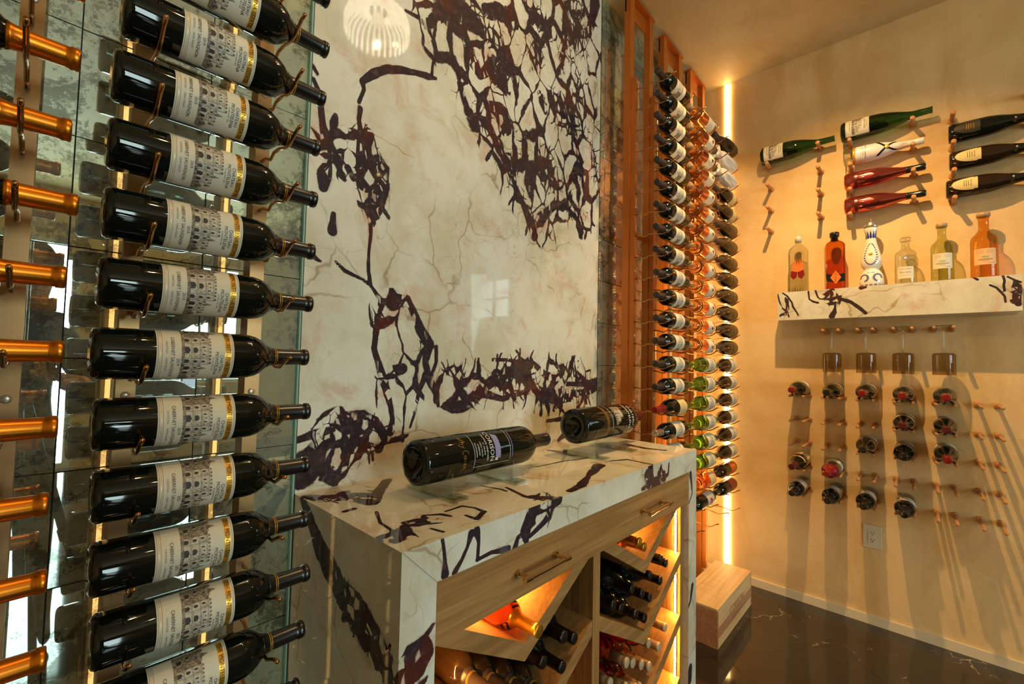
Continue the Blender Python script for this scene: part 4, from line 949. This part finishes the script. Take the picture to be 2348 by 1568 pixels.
def neck_label(root, mat2='paper_cream'):
    mb = MB(); vs = []; fs = []; z0, z1 = .150, .162
    for i in range(21):
        a = -1.35+2.7*i/20
        for z in (z0, z1): r = prof_r('burgundy', z)+.0012; vs.append((r*sin(a), -r*cos(a), z))
    for i in range(20): fs.append((2*i, 2*i+2, 2*i+3, 2*i+1))
    mb.add(vs, fs, mat2, True); r = prof_r('burgundy', .156)+.001; mb.add(*ellip((0, -r, .156), .010, .002, .004), 'red_ink', True)
    mb.build('neck_label', root, fix=False); return root
BT['o_mar'] = bottle('wine_bottle', 'burgundy', 'dark', 'maroon', .238, front_label('burgundy', 0, .07, 'paper_grey'), .02, None, 36)
BT['o_neck'] = neck_label(bottle('wine_bottle', 'burgundy', 'dark', 'maroon', .215, plain_label(.0407, .056, .08, 'paper_cream', ex_lines), .02, None, 36))
rows = ['top', 'second', 'third', 'fourth', 'bottom']; cols = ['first', 'second', 'third', 'fourth', 'fifth']
SPT = {(0, 0): ('o_red', 'red-capped bottle pointing outward from long pegs'), (0, 1): ('o_black', 'black-capped bottle pointing outward from long pegs'), (0, 2): ('o_red', 'red-capped bottle pointing outward from long pegs'), (0, 3): ('o_red', 'red-capped bottle pointing outward from long pegs'), (0, 4): ('o_red', 'red-capped bottle pointing outward from long pegs'),
 (1, 3): ('o_neck', 'maroon-capped bottle with a curved cream neck label'), (1, 4): ('o_mar', 'bottle with dark red seal pointing outward'), (2, 2): ('o_black', 'dark bottle pointing outward'), (2, 3): ('o_blackb', 'dark blue-black bottle with round cap'), (2, 4): ('o_red', 'red-capped bottle pointing outward'),
 (3, 0): ('o_neck', 'brown-capped bottle with cream label and curved neck label'), (3, 1): ('o_redwax', 'bottle with a large red wax shoulder'), (4, 0): ('o_pinkl', 'black bottle with pale wrap label pointing outward'), (4, 1): ('o_pinkl', 'black bottle with pale wrap label pointing outward'), (4, 2): ('o_pinkl', 'black bottle with pale wrap label pointing outward'), (4, 3): ('o_pinkl', 'black bottle with pale wrap label pointing outward')}
for (r_i, c_i), (key, lab) in SPT.items():
    ys = PY[c_i]; z = PZ[r_i]; R = .0407 if key in ('o_red', 'o_black', 'o_neck') else .0378
    dz = sqrt((R+.0072)**2-((ys[0]-ys[1])/2)**2)
    b = get(key); place(b, (WX-.006, (ys[0]+ys[1])/2, z+dz), (0, 0, -1), (-1, 0, 0), roll=random.uniform(-.3, .3))
    tag(b, '%s, %s row, %s column from the left' % (lab, rows[r_i], cols[c_i]), 'wine bottle', 'bottles pointing out from the long pegs')
# stemmed glasses hanging upside down
def wineglass():
    root = E('wine_glass'); mb = MB()   # local z=0 at the foot, bowl hangs to -z
    mb.lathe([(0, .0003), (.0015, .012), (.0015, .036), (0, .0365), (-.0012, .036), (-.003, .012), (-.006, .0045), (-.015, .0032), (-.105, .0032), (-.118, .0042), (-.124, .009), (-.126, .0003)], 'clear', 32); mb.build('stem', root)
    mb = MB(); mb.lathe([(-.1262, .0003), (-.1262, .012), (-.128, .034), (-.132, .0395), (-.138, .0405), (-.228, .0405), (-.229, .0400), (-.228, .0395), (-.140, .0395), (-.134, .037), (-.130, .030), (-.1290, .0003)], 'smoke', 44); mb.build('bowl', root)
    return root
BT['glass'] = wineglass()
for n_, y in enumerate((.353, .211, .0695, -.0725)):
    g = get('glass'); g.location = (WX-.095, y, .197+.0085+.0012); tag(g, 'stemmed wine glass with smoky square bowl hanging upside down, %s from the left' % ('first', 'second', 'third', 'fourth')[n_], 'wine glass', 'wine glasses hanging under the marble shelf')
# spirit bottles on the shelf
SZ = .4131; SXc = 2.893
def prism_bottle(name, w, d, hb, hs, neckr, H, gm, fill, chamf=.2):
    root = E(name); mb = MB(); c = w*chamf*.5; e = d*chamf*.5
    def ring(s, z, k=1.): W_, D_ = w/2*s, d/2*s; C, F = c*s*k, e*s*k; return [(-W_+C, -D_, z), (W_-C, -D_, z), (W_, -D_+F, z), (W_, D_-F, z), (W_-C, D_, z), (-W_+C, D_, z), (-W_, D_-F, z), (-W_, -D_+F, z)]
    rings = [ring(.94, 0), ring(1, .004), ring(1, hb), ring(.9, hb+(hs-hb)*.35), ring(.5, hs-(hs-hb)*.15)]
    n = []
    for z, r in ((hs, neckr), (H*.93, neckr), (H*.93+.002, neckr)):
        n.append([(r*cos(radians(-112.5+45*i)), r*sin(radians(-112.5+45*i)), z) for i in range(8)])
    R_ = rings+n; vs = [p for r in R_ for p in r]; fs = []
    for j in range(len(R_)-1):
        for i in range(8): k = (i+1) % 8; fs.append((j*8+i, j*8+k, (j+1)*8+k, (j+1)*8+i))
    fs.append(tuple(range(8))[::-1]); fs.append(tuple(range((len(R_)-1)*8, len(R_)*8)))
    mb.add(vs, fs, gm); mb.build('bottle_glass', root); return root
def onshelf(b, y, label, yaw=0.):
    b.rotation_euler = (0, 0, -pi/2+yaw); b.location = (SXc, y, SZ); tag(b, label, 'spirit bottle', 'spirit bottles on the marble shelf')
def flat(mb, d): return Flat(mb, lambda u, v, h: (u, -d-h, v))
b = prism_bottle('vodka_bottle', .088, .052, .235, .275, .014, .305, 'clear', None); mb = MB(); w = flat(mb, .0262)
for s, x0 in (('paper_orange', 0),):
    for i in range(5): x = -.028+i*.0115; w.poly([(x, .115), (x+.011, .115), (x+.012, .155), (x+.007, .185+.01*(i % 2)), (x+.003, .160)], 'paper_orange', .0002)
    w.poly([(-.034, .095), (-.02, .075), (-.004, .085), (0, .115), (-.030, .125)], 'redfoil', .0004); w.poly([(.034, .095), (.02, .075), (.004, .085), (0, .115), (.030, .125)], 'redfoil', .0004)
mb.build('label', b, fix=False); mb = MB(); mb.lathe([(.286, .0150), (.2861, .0160), (.318, .0160), (.319, .015), (.3191, .0003)], 'white_plastic', 24); mb.build('cap', b)
onshelf(b, .505, 'clear square vodka bottle with flame-coloured label, leftmost on the shelf')
b = prism_bottle('whiskey_bottle', .084, .060, .240, .270, .015, .290, 'amber', None, .12); mb = MB(); w = flat(mb, .0302)
w.poly([(-.040, .045), (0, .038), (.040, .045), (.040, .088), (0, .076), (-.040, .088)], 'blackcap', .0003); w.poly([(0, .030), (.024, .065), (0, .102), (-.024, .065)], 'paper_orange', .0006); w.text('RECLUSE', .012, 0, .066, 'ink', .001, pi/2)
mb.build('label', b, fix=False); mb = MB(); mb.lathe([(.266, .0162), (.287, .0165), (.2875, .021), (.306, .022), (.312, .020), (.313, .0003)], 'blackcap', 28); mb.build('stopper', b)
onshelf(b, .339, 'square amber whiskey bottle with orange diamond label and black stopper', .25)
# hand painted ceramic decanter
b = E('ceramic_decanter'); mb = MB(); pr = [(0, .040), (.004, .047), (.030, .0500), (.060, .0470), (.080, .038), (.090, .030), (.098, .033), (.110, .0405), (.130, .0435), (.150, .0420), (.180, .0350), (.215, .0260), (.240, .0215), (.252, .0205), (.270, .021), (.284, .024), (.300, .030), (.304, .0295), (.304, .0003)]
mb.lathe([(0.0, .0003)]+pr, 'white_glaze', 40); mb.build('body', b)
def rz(v):
    for (a, ra), (c_, rb) in zip(pr, pr[1:]):
        if a <= v <= c_ and c_ > a: return ra+(rb-ra)*(v-a)/(c_-a)
    return .03
mb = MB()
def leafmark(u, v, rot, s=.0052):
    pts = [(-s, 0), (0, s*.42), (s, 0), (0, -s*.42)]; o = []
    for x, y in pts:
        X = u+x*cos(rot)-y*sin(rot); V_ = v+x*sin(rot)+y*cos(rot); r = rz(V_)+.0008; a = X/.043; o.append((r*sin(a), -r*cos(a), V_))
    mb.poly(o, 'blue_ink')
for i in range(26):
    t = 2*pi*i/26; u = .026*sin(t); v = .168-.055*cos(t)
    if v > .222: continue
    leafmark(u, v, t+.6+pi/2); leafmark(u*1.18, v, t-.6)
for s in (-1, 1):
    for i in range(16):
        t = pi*1.5*i/16; leafmark(s*(.026+.014*cos(t)), .045+.016*sin(t), t+.7, .0042); leafmark(s*(.026+.018*cos(t)), .045+.020*sin(t), t-.5, .0042)
for i in range(-2, 3): leafmark(i*.006, .072, .3*i, .004)
for i in range(-3, 4): leafmark(i*.017, .008, pi/2, .0060); leafmark(i*.017+.003, .008, pi/3, .0048); leafmark(i*.017-.003, .008, 2*pi/3, .0048)
for i in range(12):
    a0 = 2*pi*i/12; o = []
    for da, v in ((-.24, .256), (0, .249), (.24, .256), (.17, .272), (0, .290), (-.17, .272)): r = rz(v)+.0009; o.append((r*sin(a0+da), -r*cos(a0+da), v))
    mb.poly(o, 'blue_ink')
mb.build('painted_pattern', b, fix=False)
mb = MB(); mb.lathe([(.3042, .024), (.310, .0300), (.318, .0305), (.335, .024), (.345, .012), (.348, .008), (.356, .0075), (.358, .0003)], 'silver', 36); mb.build('stopper', b)
mb = MB(); r = rz(.165)+.0012; mb.add(*ellip((0, -r+.001, .165), .008, .002, .010), 'band_gold', True); mb.build('gold_emblem', b)
onshelf(b, .186, 'tall white ceramic tequila decanter hand-painted with blue leaves')
def roundspirit(name, R, hb, H, nr, gm, fillm, cap, lab, y, label, fl=.6, neck0=None):
    b = E(name); mb = MB(); hs = hb+(H-hb)*.35
    mb.lathe([(.004, .0003), (.0, R*.8), (.003, R*.96), (.010, R), (hb, R), (hb+(hs-hb)*.35, R*.93), (hb+(hs-hb)*.7, R*.66), (hs, nr*1.25), (hs+.012, nr), (H-.02, nr), (H-.018, nr*1.15), (H-.010, nr*1.15), (H-.010, .0003)], gm, 40); mb.build('bottle_glass', b)
    mb = MB(); w = Wrap(mb, R+.0002); lab(w); mb.build('label', b, fix=False)
    mb = MB(); mb.lathe([(H-.0098, nr*1.05), (H-.008, nr*1.35), (H+.008, nr*1.35), (H+.010, nr*1.2), (H+.0101, .0003)], cap, 28); mb.build('stopper', b)
    onshelf(b, y, label); return b
def l_don(w): w.rect(-.032, .032, .028, .086, 'paper', .0003); w.text('Don Julio', .011, 0, .058, 'ink_mid'); w.text('TEQUILA  BLANCO', .005, 0, .074, 'ink_mid'); w.rect(-.02, .02, .042, .0426, 'ink_mid', .0006); o = [(.010*cos(a*pi/8), .128+.010*sin(a*pi/8)) for a in range(16)]; w.poly(o, 'purple_ink', .0006); w.poly([(.006*cos(a*pi/8), .128+.006*sin(a*pi/8)) for a in range(16)], 'paper', .001)
roundspirit('tequila_bottle', .0405, .150, .225, .015, 'clear', None, 'clear', l_don, .055, 'short clear tequila bottle with glass stopper and small blue seal')
def l_cas(paper):
    def f(w):
        w.rect(-.038, .038, .060, .132, paper, .0003); w.text('CASAMIGOS', .0085, 0, .083, 'ink'); w.text('TEQUILA', .005, 0, .076, 'ink_mid')
        for i in range(7): w.poly([(-.0105+i*.003, .092), (-.0075+i*.003, .092), ((-.009+i*.003)*1.5, .103-.0012*abs(i-3))], 'green_ink', .0006)
        for v in (.112, .118, .124): w.rect(-.030, -.004, v, v+.0007, 'ink_mid', .0006); w.rect(.004, .030, v, v+.0007, 'ink_mid', .0006)
        w.rect(.008, .030, .067, .068, 'ink', .0006)
    return f
roundspirit('tequila_bottle', .0400, .165, .270, .015, 'pale_spirit', None, 'cork', l_cas('paper'), -.074, 'pale tequila bottle with cream label and green plant mark')
roundspirit('tequila_bottle', .0440, .175, .292, .017, 'gold_spirit', None, 'cork', l_cas('paper_peach'), -.210, 'golden tequila bottle with peach label, rightmost on the shelf')
# outlet
mb = MB(); mb.box((WX-.007, .164, -.918), (WX-.0005, .239, -.803), 'white_plastic'); o = bevel(mb.build('wall_outlet'), .0015)
mb = MB(); mb.box((WX-.0085, .184, -.896), (WX-.0069, .219, -.825), 'white_plastic'); soc = mb.build('socket', o); mb = MB()
for z in (-.843, -.878):
    mb.box((WX-.0090, .2065, z-.001), (WX-.0084, .2085, z+.007), 'slot'); mb.box((WX-.0090, .1945, z-.001), (WX-.0084, .1965, z+.006), 'slot'); mb.tube([(WX-.0090, .2015, z-.007), (WX-.0084, .2015, z-.007)], .0024, 'slot', 10)
mb.build('slots', soc); tag(o, 'ivory double wall outlet low on the plaster wall', 'outlet')

# ------------------------------------------------------------------ wooden crate on the floor
cr = E('wooden_crate', (2.45, .87, ZT)); x0, x1, y0, y1, z0, z1 = 2.185, 2.725, .705, .892, ZT+.001, -1.12
mb = MB(); mb.box((x0+.012, y0, z0), (x1-.012, y0+.012, z1-.012), 'pine_x'); mb.box((x0+.012, y1-.012, z0), (x1-.012, y1, z1-.012), 'pine_x'); child(mb.build('long_side'), cr)
mb = MB(); mb.box((x0+.012, y0-.0004, z0+.045), (x1-.012, y0+.001, z0+.095), 'pine_red'); child(mb.build('heartwood_streak'), cr)
for xa, xb in ((x0, x0+.012), (x1-.012, x1)): mb = MB(); mb.box((xa, y0, z0), (xb, y1, z1-.012), 'pine_red'); child(mb.build('end_board'), cr)
mb = MB(); mb.box((x0, y0, z1-.012), (x1, y1, z1), 'pine_x'); child(bevel(mb.build('lid'), .0015), cr)
mb = MB(); w = Flat(mb, lambda u, v, h: (2.47+u, y0-.0008-h, ZT+.105+v)); w.text('CORISON', .052, 0, 0, 'pine_red', .0002); w.text('NAPA VALLEY', .024, 0, -.042, 'pine_red', .0002)
w = Flat(mb, lambda u, v, h: (2.42+u, .80+v, z1+.0004+h))
for a, b_, c_, d_ in ((-.12, -.05, .12, -.03), (.12, -.03, .10, .05), (.10, .05, -.10, .055), (-.10, .055, -.12, -.05), (-.06, -.045, -.09, .05), (-.045, -.045, -.03, .05), (-.03, -.043, -.02, .05), (.0, -.04, .0, .05), (.03, -.04, .06, .05), (.05, -.04, .08, .05)):
    l = math.hypot(c_-a, d_-b_); nx, ny = -(d_-b_)/l*.0008, (c_-a)/l*.0008; w.poly([(a-nx, b_-ny), (c_-nx, d_-ny), (c_+nx, d_+ny), (a+nx, b_+ny)], 'pine_red', .0003)
child(mb.build('branding'), cr); tag(cr, 'pale wooden wine crate on the floor marked CORISON', 'crate')

# ------------------------------------------------------------------ ceiling lamps and chandelier
for i, (x, y) in enumerate(SPOTS):
    mb = MB(); mb.lathe([(CEIL-.0005, .045), (CEIL-.004, .046), (CEIL-.005, .036), (CEIL-.002, .034)], 'white_plastic', 28, (x, y, 0)); o = mb.build('recessed_spotlight')
    mb = MB(); mb.lathe([(CEIL-.0015, .0003), (CEIL-.0016, .018), (CEIL-.001, .019)], 'bulb', 24, (x, y, 0)); mb.build('bulb', o)
    tag(o, 'small round recessed ceiling spotlight, %s' % ('over the plaster wall', 'in front of the slab', 'over the left rack', 'behind the camera', 'at the back right')[i], 'spotlight', 'recessed ceiling spotlights')
ch = E('chandelier', (1.0, .45, CEIL)); mb = MB()
mb.tube([(1.0, .45, CEIL), (1.0, .45, 1.52)], .005, 'brass', 10); mb.lathe([(0, .05), (.012, .05)], 'brass', 24, (1.0, .45, CEIL-.013)); child(mb.build('stem'), ch)
for i in range(32):
    a = 2*pi*i/32; c, s = cos(a), sin(a); mb = MB(); mb.tube([(1.0+c*.045, .45+s*.045, 1.585), (1.0+c*.095, .45+s*.095, 1.59), (1.0+c*.128, .45+s*.128, 1.565), (1.0+c*.140, .45+s*.140, 1.53), (1.0+c*.140, .45+s*.140, 1.47)], .006, 'frosted', 8); child(mb.build('glass_rod'), ch)
mb = MB(); mb.add(*ellip((1.0, .45, 1.545), .03, .03, .03), 'bulb', True); child(mb.build('bulb'), ch)
tag(ch, 'round chandelier of curved ribbed glass rods above the counter', 'chandelier')

# ------------------------------------------------------------------ photographer and tripod, seen in the mirror
tr = E('camera_tripod', (0, -.12, ZT)); 
TC = Vector((-.02, -.14, -.20))
for i, a in enumerate((200, 320, 80)):
    mb = MB(); d = Vector((cos(radians(a)), sin(radians(a)), 0)); f = Vector((TC.x, TC.y, ZT))+d*.36+Vector((0, 0, .012)); t_ = TC+d*.035
    mid = t_.lerp(f, .52); mb.tube([t_, mid], .015, 'tripod', 12); mb.tube([mid, f], .011, 'tripod', 10); mb.tube([mid-(f-t_)*.02, mid+(f-t_)*.02], .019, 'tripod', 12); mb.tube([f-Vector((0, 0, .011)), f+Vector((0, 0, .01))], .016, 'tripod', 10)
    child(mb.build('leg'), tr)
mb = MB(); mb.tube([TC-Vector((0, 0, .30)), TC+Vector((0, 0, .05))], .013, 'tripod', 12); mb.add(*ellip(TC, .045, .045, .03), 'tripod', True); child(mb.build('centre_column'), tr)
mb = MB(); mb.box((TC.x-.07, TC.y-.015, TC.z+.02), (TC.x-.045, TC.y+.015, TC.z+.05), 'orange_knob'); child(mb.build('orange_clamp'), tr)
tag(tr, 'black camera tripod with an orange clamp, seen in the mirror tiles', 'tripod')

def skin_chain(name, pts, edges, rad, mat, root_i=0, sub=2, parent=None):
    me = bpy.data.meshes.new(name); me.from_pydata([tuple(p) for p in pts], edges, []); o = bpy.data.objects.new(name, me); COL.objects.link(o)
    sk = o.modifiers.new('skin', 'SKIN'); sk.use_smooth_shade = True
    for i, r in enumerate(rad): me.skin_vertices[0].data[i].radius = r if isinstance(r, tuple) else (r, r)
    me.skin_vertices[0].data[root_i].use_root = True
    sb = o.modifiers.new('s', 'SUBSURF'); sb.levels = sub; sb.render_levels = sub
    me.materials.append(M[mat] if isinstance(mat, str) else mat)
    if parent: o.parent = parent; o.location = -parent.location
    return o
px, py = -.06, -.62; F0 = ZT
pr_ = E('person', (px, py, ZT))
P = [(px, py, F0+.90), (px, py+.01, F0+1.06), (px, py+.03, F0+1.24), (px, py+.05, F0+1.38), (px, py+.07, F0+1.46), (px+.01, py+.11, F0+1.53), (px+.01, py+.12, F0+1.60), (px+.01, py+.13, F0+1.68),
     (px-.18, py+.05, F0+1.37), (px-.27, py+.10, F0+1.14), (px-.14, py+.36, F0+1.12),
     (px+.18, py+.05, F0+1.37), (px+.28, py+.14, F0+1.15), (px+.15, py+.42, F0+1.20),
     (px-.10, py, F0+.86), (px-.12, py+.02, F0+.48), (px-.13, py-.02, F0+.09), (px-.14, py+.13, F0+.035),
     (px+.10, py, F0+.86), (px+.12, py+.02, F0+.48), (px+.13, py-.02, F0+.09), (px+.14, py+.13, F0+.035)]
Eg = [(0, 1), (1, 2), (2, 3), (3, 4), (4, 5), (5, 6), (6, 7), (3, 8), (8, 9), (9, 10), (3, 11), (11, 12), (12, 13), (0, 14), (14, 15), (15, 16), (16, 17), (0, 18), (18, 19), (19, 20), (20, 21)]
Rd = [(.16, .11), (.15, .10), (.17, .115), (.14, .10), .060, .058, .085, .072, .075, .052, .030, .075, .052, .030, .095, .065, .045, .035, .095, .065, .045, .035]
person_mat = N('person_skin_and_clothes')
Pz = person_mat.coord(); sx = person_mat.n('SeparateXYZ'); person_mat.inp(sx.inputs[0], Pz)
isneck = person_mat.mr(sx.outputs[2], F0+1.475, F0+1.48); isarm = person_mat.math('MULTIPLY', person_mat.mr(sx.outputs[1], py+.26, py+.265), person_mat.mr(sx.outputs[2], F0+.8, F0+.81))
isleg = person_mat.mr(sx.outputs[2], F0+.95, F0+.96, 1, 0); isshoe = person_mat.mr(sx.outputs[2], F0+.10, F0+.105, 1, 0)
c_ = person_mat.mix(isleg, (.010, .010, .011), (.06, .06, .065)); c_ = person_mat.mix(isshoe, c_, (.02, .018, .016)); c_ = person_mat.mix(person_mat.math('MAXIMUM', isneck, isarm), c_, (.52, .27, .17))
person_mat.bsdf(c_, .75)
body = skin_chain('body', P, Eg, Rd, person_mat.m, 0, 2, pr_)
def hand(wr, dirv, side, name):
    d = Vector(dirv).normalized(); s = Vector((side, 0, 0)); s = (s-d*s.dot(d)).normalized(); n = d.cross(s)
    pts = [Vector(wr), Vector(wr)+d*.045, Vector(wr)+d*.085]; eg = [(0, 1), (1, 2)]; rd = [.026, (.036, .018), (.036, .016)]
    for i, (o, L) in enumerate(((-.030, .060), (-.010, .075), (.010, .078), (.029, .066))):
        b = len(pts); q = Vector(wr)+d*.088+s*o
        pts += [q, q+d*L*.4-n*.006*side, q+d*L*.7-n*.022*side, q+d*L*.85-n*.036*side]; eg += [(2, b), (b, b+1), (b+1, b+2), (b+2, b+3)]; rd += [.0095, .009, .0085, .0075]
    b = len(pts); q = Vector(wr)+d*.03-s*.030; pts += [q, q+d*.030-s*.024, q+d*.055-s*.026-n*.008*side]; eg += [(0, b), (b, b+1), (b+1, b+2)]; rd += [.013, .0105, .009]
    return skin_chain(name, pts, eg, rd, 'skin', 0, 2, pr_)
hand(P[13], (-.25, .9, .12), 1, 'hand'); hand(P[10], (.3, .9, .0), -1, 'hand')
HC = Vector((px+.01, py+.145, F0+1.635)); mb = MB()
vs, fs = ellip(HC, .076, .095, .115, 20, 14); vs = [(x, y+(.012 if (abs(z-HC.z+.015) < .02 and abs(x-HC.x) < .014 and y > HC.y) else 0)-(.006 if (abs(z-HC.z-.012) < .012 and .015 < abs(x-HC.x) < .045 and y > HC.y) else 0), z) for x, y, z in vs]
mb.add(vs, fs, 'skin', True)
for s in (-1, 1): mb.add(*ellip(HC+Vector((s*.078, -.005, -.005)), .010, .018, .030), 'skin', True); mb.add(*ellip(HC+Vector((s*.030, .082, .012)), .012, .008, .007), 'white_glaze', True); mb.add(*ellip(HC+Vector((s*.030, .0885, .012)), .005, .003, .005), 'slot', True)
mb.add(*ellip(HC+Vector((0, .098, -.020)), .012, .016, .014), 'skin', True); mb.add(*ellip(HC+Vector((0, .085, -.055)), .024, .006, .006), 'redfoil', True)
child(mb.build('head'), pr_)
mb = MB(); vs, fs = ellip(HC+Vector((0, -.012, .018)), .083, .098, .112, 20, 12); mb.add(vs, [f for f in fs if sum(vs[i][2] for i in f)/4 > HC.z+.035 or sum(vs[i][1] for i in f)/4 < HC.y-.02], 'hair', True); child(mb.build('hair'), pr_)
tag(pr_, 'person in a black T-shirt reaching to the camera, reflected in the mirror tiles', 'person')

# ------------------------------------------------------------------ stand the whole place on z = 0
for k_, o in BT.items():
    if k_ not in used:
        for c_ in list(o.children): bpy.data.objects.remove(c_)
        bpy.data.objects.remove(o)
for o in list(bpy.data.objects):
    if o.parent is None: o.location.z += ZF
